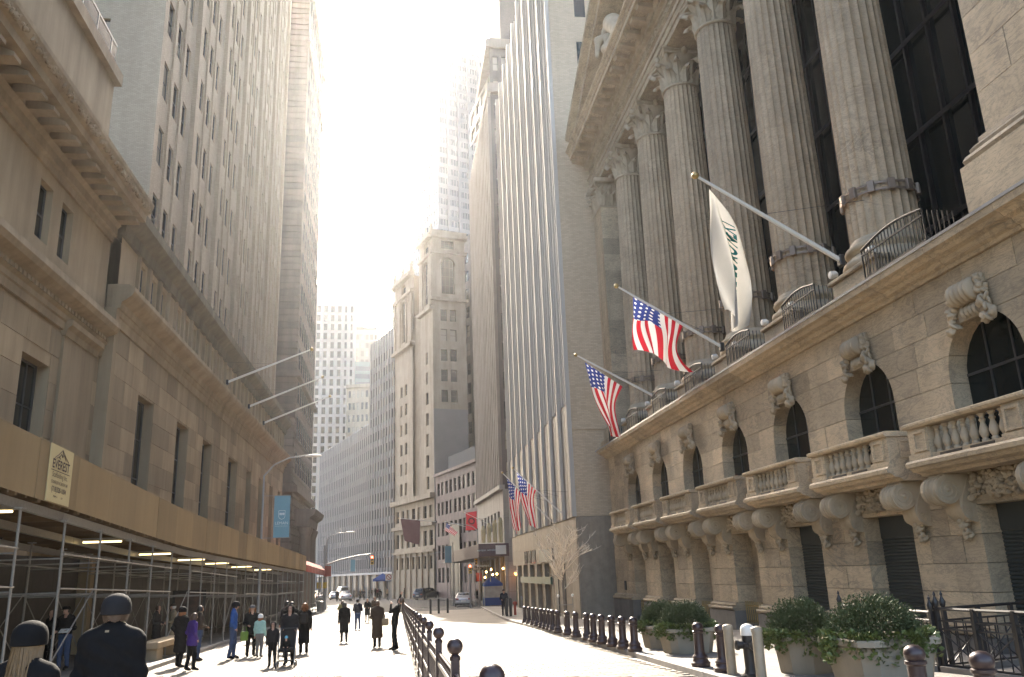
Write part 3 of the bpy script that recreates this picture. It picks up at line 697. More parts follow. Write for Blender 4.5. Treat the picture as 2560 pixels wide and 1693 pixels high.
mb=MB(); F.box(mb,4.2,5.0,.06,.1,-1.5,2.6); put('service_door',mb,IRON,b1); mb=MB(); F.box(mb,6.6,7.7,.06,.1,-1.6,1.6); put('service_door',mb,IRON,b1)
F2=Fac((10.72,50.58),(14,50.58),(0,-1))
mb=MB(); F2.box(mb,0,3.2,-.3,.02,4.82,52.05); put('side_wall',mb,BRK,b1)
mb=MB(); F2.box(mb,.0,3.2,-.25,.09,10.15,10.35); put('string_course',mb,BRK,b1)
mb=MB(); F2.box(mb,0,3.2,-.25,.08,-2,4.8); put('side_base',mb,GRAN,b1)
mb=MB(); F2.box(mb,1.9,2.7,-.1,.03,36,38.4); put('side_window',mb,DARKG,b1); mb=MB(); F2.box(mb,1.9,2.7,-.1,.03,40.5,43); put('side_window',mb,DARKG,b1)
# ---------------------------------------------------------------- striped tower beyond the cross street
b2=thing('striped_tower','slim dark office tower with close vertical stone stripes behind the white-finned building','building',(11,100,zg(100)))
STR=stone('stripe_stone',(.34,.29,.25),(.27,.23,.2),.6,rough=.8,rnd=.05,streak=.5); DBR=brick('dark_brick',(.15,.125,.115),(.12,.1,.095),(.1,.09,.085)); 
F=Fac((11.1,90),(10.75,114),(-1,0)); body(b2,[(11.45,90.4),(40,90.4),(40,120),(11.0,120)],-2,58,DBR); body(b2,[(13.5,96),(40,96),(40,120),(13.5,120)],58.02,80,DBR,'upper_body')
us=cols(1.0,1.6,15,.8); zs=[(10.9+3.4*j,10.9+3.4*j+2.3) for j in range(14)]
put('wall',F.wall(MB(),us,zs,0,F.L,10.4,58.1,.3),SPAN,b2); windows(b2,F,us,zs,.25,'sash',limit=210)
for i in range(16): mb=MB(); F.box(mb,max(0,.2+1.6*i-.3),min(F.L,.2+1.6*i+.3),-.02,.38,10.6,58.4); put('stone_stripe',mb,STR,b2)
Fn=Fac((11.1,90),(15,90),(0,-1)); us=[(.4,1.1),(1.5,2.2)]; zs=[(11.2+3.4*j,11.2+3.4*j+2.1) for j in range(16)]
put('north_wall',Fn.wall(MB(),us,zs,0,4,10.4,66,.3),DBR,b2); windows(b2,Fn,us,zs,.25,'sash')
for z in(59,65.4): mb=MB(); mb.box(10.7,15,89.6,114,z,z+1.2); put('parapet_band',mb,STR,b2)
Fu=Fac((11.6,97),(10.2,112),(-1,0)); us=cols(1.2,2.9,5,2.5); zs=[(60.4+2.9*j,60.4+2.9*j+1.2) for j in range(2)]
F3=Fac((12.4,92),(10.0,106),(-1,0)); put('glazed_storeys',F3.wall(MB(),cols(1.5,2.8,5,2.4),[(60.6,62.2),(63,64.8)],0,F3.L,60.25,65.35,.3),FRAMEW,b2); windows(b2,F3,cols(1.5,2.8,5,2.4),[(60.6,62.2),(63,64.8)],.25,'plain',gm=WING2)
WHB=stone('white_base_stone',(.50,.47,.43),(.43,.40,.36),.8,rough=.7,rnd=.1,streak=.4)
F=Fac((11.15,89.6),(10.2,111),(-1,0)); zs=[(6.2,8.2)]; us=cols(4,2.6,6,1.5)
put('base_wall',F.wall(MB(),us,zs,0,F.L,4.4,10.3,.2),WHB,b2); windows(b2,F,us,zs,.15,'plain',gm=DARKG)
mb=MB(); F.box(mb,-.1,F.L,-.1,.5,10.3,10.75); put('base_cornice',mb,WHB,b2)
Fn=Fac((11.0,89.5),(15,89.5),(0,-1)); plinth_blocks(b2,Fn,0,4,-1.8,10.3,1.3,1.5,WHB,.03,'stone_panel')
mb=MB(); F.box(mb,0,F.L,-.5,-.3,-2,4.4); put('shopfront',mb,DARKG,b2)
for k in range(7): mb=MB(); F.box(mb,.1+3.4*k,.9+3.4*k,-.3,.05,-2,4.4); put('shopfront_pier',mb,SPAN,b2)
# ---------------------------------------------------------------- brown building, stone tower building, curved office block
def simple(name,label,loc,p0,p1,z1,us,zs,wall,depth=.25,kind='sash',gm=None,fm=None,z0=-2.3,back=14,out=(-1,-1),limit=300,side=None):
    root=thing(name,label,'building',loc); F=Fac(p0,p1,out); nb_=-F.n; a=Vector((p0[0],p0[1],0)); b=Vector((p1[0],p1[1],0)); i_=depth+.06
    P=[a+nb_*i_,b+nb_*i_,b+nb_*back,a+nb_*back]; body(root,[(p.x,p.y) for p in P],z0,z1-.15,wall)
    put('wall',F.wall(MB(),us,zs,0,F.L,z0,z1,depth),wall,root); windows(root,F,us,zs,depth-.04,kind,gm,fm,limit); return root,F
BRN=stone('pink_granite',(.27,.20,.175),(.21,.155,.14),1.2,rough=.7,rnd=.05,streak=.4)
b3,F=simple('low_office_building','low pinkish brown building with rows of square windows below a dark setback',(8,124,zg(124)),(11.2,114.5),(5.75,135),17,cols(1.2,2.05,10,1.25),[(.4,2.6),(3.8,6.0),(7.3,9.4),(10.5,12.5),(13.6,15.6)],BRN,back=8)
mb=MB(); F.box(mb,-.1,F.L+.1,-.1,.35,16.7,17.15); put('roof_coping',mb,BRN,b3)
mb=MB(); F.box(mb,-1,F.L-3,-6,-1.2,17.16,19.6); put('setback_storey',mb,plain('dark_cladding',(.09,.09,.092),.85,0,.2),b3)
mb=MB(); F.box(mb,9,13.5,.02,.3,-2,8.6); put('entrance_bay',mb,IRON,b3)
CRM=stone('cream_stone',(.42,.36,.27),(.34,.285,.215),.6,rough=.8,rnd=.08,streak=.45)
b4=thing('twin_towered_building','cream stone tower building with two ornate arched top stages','building',(2,145,zg(145)))
def shaft4(p0,p1,ztop,ncol,side):
    F=Fac(p0,p1,(-.6,-1)); us=cols(F.L/2-(ncol-1)*1.25,2.5,ncol,1.2); zs=[(15.2+3.55*j,15.2+3.55*j+2.1) for j in range(int((ztop-17-15.2)/3.55))]
    put('wall',F.wall(MB(),us,zs,0,F.L,14.4,ztop-14,.35),CRM,b4); windows(b4,F,us,zs,.3,'sash')
    za_=ztop-14
    # arched top stage
    n_=1 if ncol<3 else 2
    us2=[(F.L/2-1.15,F.L/2+1.15)]; put('top_stage_wall',F.wall(MB(),us2,[(za_+1.2,za_+9),(za_+10.6,za_+12.2)],0,F.L,za_,ztop-.6,.5),CRM,b4)
    windows(b4,F,us2,[(za_+1.2,za_+9),(za_+10.6,za_+12.2)],.45,'big',gm=DARKG)
    ar=MB()
    for k in range(13):
        a=math.pi*k/12; ar.pts([F.P(F.L/2+1.15*math.cos(a),.02,za_+7.85+1.15*math.sin(a)),F.P(F.L/2+1.16*math.cos(a) if 0<k<12 else F.L/2+1.16*math.cos(a),.02,za_+9.02)])
    for k in range(12): ar.f.append((2*k,2*k+1,2*k+3,2*k+2)); ar.m.append(0)
    put('arch_spandrel',ar,CRM,b4)
    ring=MB().tube([F.P(F.L/2+1.3*math.cos(math.pi*k/12),.05,za_+7.85+1.3*math.sin(math.pi*k/12)) for k in range(13)],.14,6); put('archivolt',ring,CRM,b4,True)
    for u in(.35,F.L-.35,F.L/2-1.7,F.L/2+1.7):
        mb=MB(); F.box(mb,u-.28,u+.28,-.02,.3,za_+.5,za_+9.6); put('top_pilaster',mb,CRM,b4)
    for z0,z1,pr in((za_-.5,za_+.1,.7),(za_+9.7,za_+10.2,.5),(ztop-1.2,ztop-.5,.9),(ztop-.5,ztop,.5)): mb=MB(); F.box(mb,-.3,F.L+.3,-.3,pr,z0,z1); put('cornice',mb,CRM,b4)
    for u in(.2,F.L-.2,F.L/2): mb=MB(); c=F.P(u,.1,0); mb.lathe((c[0],c[1],ztop),[(.4,0),(.35,.5),(.15,.9),(.25,1.2),(.03,2.1)],8); put('finial',mb,CRM,b4,True)
    return F
# left shaft, right shaft with its two faces
shaft4((-.85,153.6),(2.3,144.6),56,2,0); shaft4((3.7,141.5),(5.6,136.0),60,1,0); 
Fx=Fac((5.6,135.9),(11.4,137.6),(-.2,-1)); us=cols(2.0,1.7,2,1.15); zs=[(29.4+3.55*j,29.4+3.55*j+2.1) for j in range(5)]
put('right_face',Fx.wall(MB(),us,zs,0,Fx.L,12,47.5,.35),CRM,b4); windows(b4,Fx,us,zs,.3,'sash')
us=[(1.7,4.1)]; put('right_top_stage',Fx.wall(MB(),us,[(48.6,55.2),(57.0,58.6)],0,Fx.L,47.5,59.5,.5),CRM,b4); windows(b4,Fx,us,[(48.6,55.2),(57.0,58.6)],.45,'big',gm=DARKG)
put('archivolt',MB().tube([Fx.P(2.9+1.35*math.cos(math.pi*k/12),.05,54.0+1.35*math.sin(math.pi*k/12)) for k in range(13)],.16,6),CRM,b4,True)
for z0,z1,pr in((47.2,47.7,.6),(56.0,56.5,.5),(58.8,59.5,.9),(59.5,60.2,.5)): mb=MB(); Fx.box(mb,-.3,Fx.L+.3,-.3,pr,z0,z1); put('cornice',mb,CRM,b4)
body(b4,[(-.3,154),(2.5,145.5),(3.9,142.2),(5.9,136.4),(11.2,137.9),(11,160),(0,160)],-2.3,47,CRM); body(b4,[(0,153),(2.6,145.6),(6,148),(4,156)],47.02,55.3,CRM,'left_top'); body(b4,[(4.2,141.5),(5.9,136.6),(11,138.1),(10,146)],47.03,59.3,CRM,'right_top')
put('blank_wall',MB().ext([Fx.P(.0,.08,0),Fx.P(Fx.L,.08,0),Fx.P(Fx.L,-.1,0),Fx.P(0,-.1,0)],(0,0,28.2)),plain('grey_render',(.22,.205,.19),.85,0,.15,.6),b4)
Fb=Fac((-.9,153.9),(5.55,135.6),(-.6,-1)); us=cols(1.7,2.7,7,1.5); zs=[(2.6,4.6),(6.2,8.6),(10.6,12.6)]
put('base_wall',Fb.wall(MB(),us,zs,0,Fb.L,-2.3,14.3,.35),CRM,b4); windows(b4,Fb,us,zs,.3,'sash')
for z0,z1,pr in((5.2,5.6,.4),(9.3,9.9,.5),(13.6,14.4,.8)): mb=MB(); Fb.box(mb,-.3,Fb.L+.2,-.3,pr,z0,z1); put('cornice',mb,CRM,b4)
for k in range(8): mb=MB(); u=.35+2.7*k; Fb.box(mb,max(0,u-.3),u+.3,-.02,.25,-2.3,5.2); put('pilaster',mb,CRM,b4)
DK=stone('grey_stone',(.24,.215,.19),(.19,.17,.155),.6,rough=.8,rnd=.05,streak=.4)
b4b,_=simple('grey_stone_block','plain grey stone block with windows wedged behind the twin-towered building',(12,144,zg(144)),(15.4,141),(10.6,150),63.5,cols(1.6,2.3,4,1.3),[(22+3.6*j,24.2+3.6*j) for j in range(11)],DK,back=10)
MUL=plain('pale_mullion',(.34,.34,.345),.6,.1,.1,2); SPD=plain('dark_spandrel',(.07,.075,.085),.35,.2,.25,1.0)
b5=thing('curved_office_block','long dark office block with pale vertical mullions bending along the street','building',(-9,178,zg(178)))
poly=[(-1.0,153.5),(-5.8,166.5),(-11.4,185),(-19.3,209)]
rem=300
for (a,b),zt in zip(zip(poly[:-1],poly[1:]),(47.6,31.2,31.2)):
    F=Fac(a,b,(-1,-.5)); n=max(6,int(F.L/1.5)); w=F.L/n; us=[(w*i+.14,w*(i+1)-.14) for i in range(n)]; zs=[(3.2+3.0*j,3.2+3.0*j+1.75) for j in range(int((zt-4)/3.0))]
    put('wall',F.wall(MB(),us,zs,0,F.L,2.4,zt,.2),SPD,b5); k=min(rem,110); windows(b5,F,us,zs,.16,'plain',gm=WING2,limit=k)
    for i in range(n+1): mb=MB(); F.box(mb,max(0,w*i-.08),min(F.L,w*i+.08),-.01,.22,2.4,zt+.2); put('mullion',mb,MUL,b5)
    mb=MB(); F.box(mb,0,F.L,-.3,.35,2.0,2.4); put('canopy_band',mb,MUL,b5)
    mb=MB(); F.box(mb,0,F.L,-.9,-.8,-2.6,2.0); put('ground_glazing',mb,DARKG,b5)
    for i in range(0,n,3): mb=MB(); F.box(mb,w*i,w*i+.7,-.6,.1,-2.6,2.0); put('pier',mb,GRAN,b5)
    nb_=-F.n; A=Vector((*a,0)); B=Vector((*b,0)); P=[A+nb_*.3,B+nb_*.3,B+nb_*16,A+nb_*16]
    body(b5,[(p.x,p.y) for p in P],-2.7,zt-.2,SPD)
# ---------------------------------------------------------------- far towers
TW=plain('tower_cladding',(.17,.17,.17),.5,.2,.1,.5); TG=glassy('tower_glass',(.05,.06,.075),.05)
tt=thing('glass_skyscraper','tallest skyscraper with a grid of pale frames and glass, hazy in the sun','building',(12,270,zg(270)))
body(tt,[(12.9,260.6),(35,270),(22,325),(-2.2,298)],-4,186,TG)
Fl=Fac((12.8,260),(-2.7,299),(-1,-.5)); Fr=Fac((12.8,260),(36,270),(.3,-1))
n=21; w=Fl.L/n; us=[(w*i+.16,w*(i+1)-.16) for i in range(n)]; zs=[(30+3.9*j,30+3.9*j+2.3) for j in range(40)]
put('left_face',Fl.wall(MB(),us,zs,0,Fl.L,-4,187,.3),TW,tt); windows(tt,Fl,us,zs,.25,'plain',gm=TG,limit=150)
n=24; w=Fr.L/n; us=[(w*i+.1,w*(i+1)-.1) for i in range(n)]; put('right_face',Fr.wall(MB(),us,zs,0,Fr.L,-4,187,.3),TW,tt); windows(tt,Fr,us,zs,.25,'plain',gm=TG,limit=150)
for i in range(7): mb=MB(); u=Fr.L*i/6; Fr.box(mb,max(0,u-.45),min(Fr.L,u+.45),-.02,.5,-4,187.2); put('pier',mb,TW,tt)
WT=stone('white_tower_stone',(.55,.52,.47),(.48,.45,.41),.3,rough=.8,rnd=.03,streak=.3)
wt,F=simple('white_tower','slender white tower with dark window strips and a stepped pinkish top',(-24,300,zg(300)),(-31.6,300),(-16.4,300.5),104.5,[(1.2+2.55*i,2.45+2.55*i) for i in range(4)]+[(11.4,12.2),(13.5,14.3)],[(20+3.5*j,22.5+3.5*j) for j in range(23)],WT,back=16,out=(0,-1),gm=DARKG)
for i in range(5): mb=MB(); u=.6+2.55*i; F.box(mb,u-.35,u+.35,-.02,.5,15,104); put('pier',mb,WT,wt)
PK=stone('pinkish_stone',(.42,.33,.30),(.36,.28,.26),.5,rnd=.03)
put('crown_band',MB().box(-31.8,-19.5,299.6,312,104.5,107.5),PK,wt); put('top_stage',MB().box(-30,-18,302,312,107.5,112),PK,wt); put('top_stage',MB().box(-20,-16.5,300.2,312,104.5,109),PK,wt); put('top_stage',MB().box(-27,-21,304,311,112,115.5),PK,wt)
put('water_tank',MB().lathe((-22.5,306,115.5),[(2,0),(2,3),(1.2,4),(.05,4.6)],12),PK,wt,True)
b7,_=simple('grey_slab','pale slab block with a dark roof line standing behind the white tower',(-14,340,zg(340)),(-18.6,340),(-9.6,340.3),102,cols(1.2,1.9,5,1.3),[(40+3.6*j,42.3+3.6*j) for j in range(17)],TW,out=(0,-1),gm=WING2); put('roof_edge',MB().box(-18.8,-9.4,339.8,352,102,103.2),IRON,b7); put('roof_box',MB().box(-18.4,-15.5,341,350,103.2,110),TW,b7)
TL=plain('teal_panel',(.10,.17,.17),.3,.2,.1)
b8,F=simple('teal_glass_block','teal glass block peering between the white tower and the curved office block',(-13,310,zg(310)),(-16.6,306),(-10.4,307),79.5,[(.3,5.9)],[(58+3*j,59.8+3*j) for j in range(7)],TL,out=(0,-1),kind='plain',gm=TG)
b9,F=simple('stone_corner_block','warm stone corner block with a bright sunlit end above the curved office block',(-13,270,zg(270)),(-17.2,270),(-9.4,268),62,cols(1.0,1.45,5,.8),[(34+4*j,36.3+4*j) for j in range(7)],CRM,out=(0,-1)); bands(b9,'cornice',F,[(61.2,62.3,.7),(46,46.6,.4)],CRM)
# ---------------------------------------------------------------- left side: bank building, bank annex with tower, banded office building
WIND=glassy('window_glass_dark',(.012,.014,.016),.1,blind=((.26,.22,.17),.78),spec=.3); DBASE=stone('shed_shade_stone',(.075,.065,.055),(.05,.044,.038),1.5,rough=.6,rnd=.1,streak=.3)  # DBASE: wall base stone, coloured darker for the shade under the shed
bk=thing('bank_building','low limestone bank building at the left edge with a heavy carved cornice','building',(-12.8,24,zg(24)))
F=Fac((-12.8,2),(-12.8,36.4),(1,0)); U=lambda y:y-2
us=[(U(y)-1.15,U(y)+1.15) for y in (9.5,16.5,23.5,30.4)]
lw=put('wall',F.wall(MB(),us,[(3.2,9.6)],0,F.L,-1.5,11.2,.5),LIME,bk); windows(bk,F,us,[(3.2,9.6)],.45,'big',gm=DARKG)
us2=[(U(y)-.55,U(y)+.55) for c in(8.6,15.6,22.6,29.6) for y in(c+.0,c+2.0)]
put('attic_wall',F.wall(MB(),us2,[(13.8,16.0)],0,F.L,12.9,16.5,.34),LIME,bk); windows(bk,F,us2,[(13.8,16.0)],.3,'sash',gm=DARKG)
def prof(root,name,F,u0,u1,P,mat):
    mb=MB(); mb.ext([F.P(u0,o,z) for o,z in P],tuple(F.d*(u1-u0))); return put(name,mb,mat,root)
# ashlar courses proud of the wall
def shade_base(root,F,u0,u1,z0,z1):  # building base panels whose dark tone paints in the under-shed shade
    n=round((u1-u0)/2.4); w=(u1-u0)/n
    for i in range(n): mb=MB(); F.box(mb,u0+w*i+.01,u0+w*(i+1)-.01,.0,.07,z0,z1); put('shade_base_panel',mb,DBASE,root)
def ashlar(root,F,u0,u1,z0,z1,h,bw,mat,skip,o=.035):
    nz=max(1,round((z1-z0)/h)); hh=(z1-z0)/nz
    for r in range(nz):
        a,b=z0+hh*r,z0+hh*(r+1); cuts=[]
        segs=[]; u=u0
        for (ua,ub,za_,zb_) in sorted(skip):
            if zb_>a+.02 and za_<b-.02:
                if ua>u: segs.append((u,ua))
                u=max(u,ub)
        if u<u1: segs.append((u,u1))
        for p,q in segs:
            n=max(1,round((q-p)/bw)); w=(q-p)/n; off=(w*.4 if (r%2 and n>1) else 0); e=[p]+[p+w*k+off for k in range(1,n)]+[q]
            for c,d in zip(e[:-1],e[1:]):
                mb=MB(); F.box(mb,c+.011,d-.011,-.01,o+rng.uniform(-.004,.004),a+.011,b-.011); put('stone_block',mb,mat,root)
ashlar(lw,F,U(17),F.L-.05,2.9,11.1,1.02,2.0,LIME,[(a-.02,b+.02,3.2,9.6) for a,b in us])
prof(bk,'architrave',F,0,F.L,[(-.3,11.21),(.12,11.21),(.14,11.5),(.2,11.55),(.2,11.75),(.32,11.85),(-.3,11.85)],LIME2)
for k in range(90): mb=MB(); u=F.L-.15-.33*k; F.box(mb,u-.1,u+.1,.1,.34,11.87,12.03); put('dentil',mb,LIME2,bk)
prof(bk,'string_cornice',F,0,F.L+.1,[(-.3,11.86),(.09,11.86),(.1,12.05),(.45,12.2),(.62,12.3),(.72,12.5),(.7,12.75),(.5,12.9),(-.3,12.9)],LIME2)
prof(bk,'frieze',F,0,F.L,[(-.3,16.51),(.1,16.51),(.12,16.75),(.25,16.8),(.25,17.15),(.4,17.3),(-.3,17.3)],LIME2)
mm=MB().ext([(0,-.25,0),(.9,-.25,0),(.9,-.25,.14),(.55,-.25,.3),(0,-.25,.36)],(0,.5,0)).mesh('modillion',LIME2)
for k in range(32): u=F.L-.4-1.02*k; link('modillion',mm,bk,F.P(u,.3,17.31),(0,0,0))
prof(bk,'cornice',F,0,F.L+.35,[(-.3,17.66),(1.3,17.66),(1.32,17.95),(1.45,18.05),(1.6,18.35),(1.62,18.5),(-.3,18.6)],LIME2)
cv=MB(); rk=random.Random(2)
for j in range(360): p=F.P(rk.uniform(14,F.L+.3),1.5,rk.uniform(18.05,18.35)); leafball(cv,p,(.07,.1,.1),rk)
put('carved_edge',cv,LIME2,bk,True,kind='stuff')
put('attic_parapet',MB().box(-16,-13.3,2,36.2,18.6,24.4),LIME,bk); put('parapet_coping',MB().box(-16.1,-13.0,2,36.4,24.4,25.0),LIME2,bk)
rl=MB(); 
for k in range(20): rl.box(-13.3,-13.25,2+1.75*k,2.06+1.75*k,25,26.3)
rl.box(-13.31,-13.24,2,36,26.25,26.33); put('roof_railing',rl,STEEL,bk); put('roof_glass',MB().box(-13.29,-13.27,2,36,25.05,26.2),WING,bk)
body(bk,[(-30,2),(-13.65,2),(-13.65,36.2),(-30,36.2)],-2,18.5,LIME)
cp=MB(); F.box(cp,U(32.3),U(35.6),-.02,.14,3,11.1); put('pilaster',cp,LIME,bk); prof(bk,'pilaster_capital',F,U(32.2),U(35.7),[(0,11.0),(.2,11.0),(.24,11.25),(.4,11.4),(.42,11.6),(0,11.62)],LIME2)
shade_base(bk,F,0,F.L,-1.2,2.85)
# annex podium with attic and tall brick tower
ax=thing('bank_annex','limestone bank annex with tall recessed windows and a pale brick tower above','building',(-12.5,65,zg(65)))
F=Fac((-12.5,36.9),(-12.5,92.3),(1,0)); U=lambda y:y-36.9
wy=[(42.4,1.3),(49.7,1.3),(56.1,1.3),(64.9,1.75),(71.8,1.15),(78.1,1.15),(84.4,1.15),(90.0,1.0)]
us=[(U(y)-w,U(y)+w) for y,w in wy]
w2=put('wall',F.wall(MB(),us,[(3.0,10.6)],0,F.L,-2,12.8,.55),LIME,ax); windows(ax,F,us,[(3.0,10.6)],.5,'big',gm=DARKG)
ashlar(w2,F,.05,F.L,3.5,12.75,1.03,2.2,LIME,[(a-.02,b+.02,3.0,10.62) for a,b in us])
shade_base(ax,F,0,F.L,-2.2,2.95)
prof(ax,'architrave',F,0,F.L,[(-.3,12.81),(.1,12.81),(.14,13.2),(.2,13.25),(.22,13.5),(-.3,13.5)],LIME2)
prof(ax,'cornice',F,-.3,F.L+.4,[(-.3,13.51),(.3,13.51),(.34,13.8),(.5,13.9),(.75,14.1),(.85,14.3),(.85,14.5),(.6,14.62),(-.3,14.62)],LIME2)
us=[]
for k in range(8):
    c=U(42.0)+6.9*k
    for q in(-1.85,0,1.85):
        if 0<c+q<F.L-.6: us.append((c+q-.55,c+q+.55))
put('attic_wall',F.wall(MB(),us,[(14.9,16.75)],0,F.L,14.6,17.0,.26),LIME,ax); windows(ax,F,us,[(14.9,16.75)],.22,'sash')
for a,b in us:
    for u in(a-.38,b+.18): mb=MB(); F.box(mb,u,u+.2,-.01,.16,14.66,16.95); put('attic_pilaster',mb,LIME2,ax)
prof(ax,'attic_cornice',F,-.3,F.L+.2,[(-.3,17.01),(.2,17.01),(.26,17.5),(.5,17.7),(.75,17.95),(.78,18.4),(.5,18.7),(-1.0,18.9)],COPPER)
body(ax,[(-40,36.6),(-13.45,36.6),(-13.45,92),(-40,92)],-2,18.3,LIME)
mb=MB(); mb.box(-13.3,-12.28,36.45,36.88,-1.5,13.5); put('corner_pier',mb,LIME,ax)
PB=brick('warm_brick',(.50,.39,.265),(.42,.32,.215),(.32,.25,.175))
F=Fac((-13.6,42.6),(-13.9,93),(1,0)); us=[]; 
for k in range(6):
    c=4.3+8.1*k
    for q in(-2.1,0,2.1): us.append((c+q-.58,c+q+.58))
zs=[(20.5+4.2*j,22.8+4.2*j) for j in range(18)]
put('tower_wall',F.wall(MB(),us,zs,0,F.L,18.2,96,.2),PB,ax); windows(ax,F,us,zs,.16,'sash',gm=WIND,limit=300)
for k in range(7): mb=MB(); u=8.1*k+.25; F.box(mb,max(0,u-.35),u+.45,-.02,.3,18.4,96); put('brick_pier',mb,PB,ax)
for k in range(6):
    for q in(-1.05,1.05): mb=MB(); c=4.3+8.1*k+q; F.box(mb,c-.22,c+.22,-.02,.12,18.4,96); put('brick_pier',mb,PB,ax)
Fn=Fac((-13.6,42.58),(-21,42.58),(0,-1)); us=[(2.6,3.9)]; zs=[(30+4.2*j,32.6+4.2*j) for j in range(4)]
put('tower_side_wall',Fn.wall(MB(),us,zs,0,Fn.L,18.2,96,.3),PB,ax); windows(ax,Fn,us,zs,.25,'sash')
body(ax,[(-40,43),(-14.1,43),(-14.3,92.8),(-40,92.8)],18.31,95.9,PB,'tower_body')
# banded building
bd=thing('banded_office_building','tall dark stone building ringed with horizontal bands, portal columns at its foot','building',(-12.5,110,zg(110)))
BND=stone('banded_stone',(.285,.23,.185),(.225,.18,.148),.6,rough=.85,rnd=.12,streak=.4)
body(bd,[(-12.75,101.3),(-12.9,124),(-40,124),(-40,101.3)],-2,82,BND)
z=-1.8; k=0
while z<81:
    mb=MB(); mb.ext([(-12.5,101.05,z+.05),(-12.68,124.2,z+.05),(-12.95,124.2,z+.05),(-12.95,101.4,z+.05),(-18,101.4,z+.05),(-18,101.05,z+.05)],(0,0,.72)); put('stone_band',mb,BND,bd); z+=.86; k+=1
F=Fac((-12.48,101.0),(-12.66,124),(1,0)); us=cols(2.2,2.6,8,1.2); zs=[(14+4.3*j,16.6+4.3*j) for j in range(16)]
L=[(a,b,c,d) for a,b in us for c,d in zs]
me=window_mesh(1.2,2.6,'sash',WING,FRAME)
for a,b,c,d in L: link('window',me,bd,F.P((a+b)/2,.03,(c+d)/2),(0,0,F.rz if F.flip>0 else F.rz+math.pi))
for z0,z1,pr in((11.6,12.3,.6),(25.5,26,.5),(72,72.6,.3),(81.2,82.4,.45)): mb=MB(); mb.ext([(-12.48+pr,100.95-pr,z0),(-12.65+pr,124.3,z0),(-13,124.3,z0),(-13,101.2,z0),(-18,101.2,z0),(-18,100.95-pr,z0)],(0,0,z1-z0)); put('belt_course',mb,BND,bd)
for k in range(4): put('parapet_ornament',MB().lathe((-12.6-.02*k,101.5+2.4*k,82.4),[(.6,0),(.5,1),(.2,1.6),(.35,2.2),(.05,3.2)],8),BND,bd,True)
for y in(105.2,107.4,112,114.2): put('portal_column',MB().lathe((-11.4,y,zg(y)),[(.75,0),(.75,.5),(.6,.6),(.58,4),(.5,8.6),(.55,8.7),(.75,9.3),(.75,9.6)],18),BND,bd,True)
mb=MB(); mb.profile([(-12.5,7.9),(-10.9,7.9),(-10.8,8.8),(-10.2,9.2),(-10.0,9.8),(-12.5,9.9)],104.2,115.4); put('portal_entablature',mb,BND,bd)
# ---------------------------------------------------------------- sidewalk shed
PLY=stone('painted_plywood',(.36,.265,.145),(.30,.215,.115),.35,rough=.75,rnd=.16,streak=.3,bs=.15)
WOOD=stone('rough_timber',(.20,.135,.075),(.13,.09,.05),1.2,rough=.85,rnd=.2,streak=.2)
TUBE=plain('fluorescent_tube',(.9,.8,.55),.4,0,0,emit=((1,.74,.34),1.0))
def fz_(y): return float(np.interp(y,[10,17.7,21.7,31.8,36,76],[5.35,5.1,4.92,4.45,4.33,3.62])),float(np.interp(y,[10,17.7,21.7,31.8,36,76],[4.1,3.78,3.6,3.13,3.0,2.4]))
sx_=-8.0; shed=thing('sidewalk_shed','long sidewalk shed with tan plywood fascia on galvanised scaffold poles','scaffold',(sx_,40,zg(40)))
y=10.0
while y<76:
    e=min(y+2.44,76); (t0,b0),(t1,b1)=fz_(y+.006),fz_(e-.006); d=rng.uniform(-.012,.012)
    put('plywood_panel',MB().ext([(sx_+d,y+.01,b0),(sx_+d,e-.01,b1),(sx_+d,e-.01,t1),(sx_+d,y+.01,t0)],(-.02,0,0)),PLY,shed)
    for q in(.3,1.22,2.1):
        if y+q<e: a,b=fz_(y+q); put('fascia_stud',MB().box(sx_-.12,sx_-.03,y+q-.045,y+q+.045,b-.05,a-.05),WOOD,shed)
    y=e
def beam(name,x0,x1,ya,yb,dz0,dz1,mat,par=None):
    a=fz_(ya)[1]; b=fz_(yb)[1]; mb=MB(); n=mb.pts([(x0,ya,a+dz0),(x1,ya,a+dz0),(x1,ya,a+dz1),(x0,ya,a+dz1),(x0,yb,b+dz0),(x1,yb,b+dz0),(x1,yb,b+dz1),(x0,yb,b+dz1)])
    for q in((0,1,2,3),(7,6,5,4),(0,4,5,1),(1,5,6,2),(2,6,7,3),(3,7,4,0)): mb.f.append(tuple(n+i for i in q)); mb.m.append(0)
    return put(name,mb,mat,par or shed)
for x in(-8.25,-10.1,-12.2):
    for ya in range(10,76,6): beam('stringer',x-.06,x+.06,ya+.01,min(ya+5.99,76),-.26,-.06,STEEL)
y=10.4
while y<75.8: b=fz_(y)[1]; put('joist',MB().box(-12.4,-8.04,y-.05,y+.05,b-.055,b+.14),WOOD,shed); y+=1.22
for ya in range(10,76,6): beam('deck_board',-12.45,-8.03,ya+.01,min(ya+5.99,76),.145,.175,WOOD)
poles=[11.7,14.3,16.85,19.4,21.94,24.52,27.15,29.6,32.06,34.89,36.92,39.5,42.1,44.6,47.2,49.7,52.3,54.5,57,59.5,62,64.5,67,69.5,72,75]
def tb(name,a,b,r=.024,m=STEEL): return put(name,MB().tube([a,b],r,7),m,shed,True)
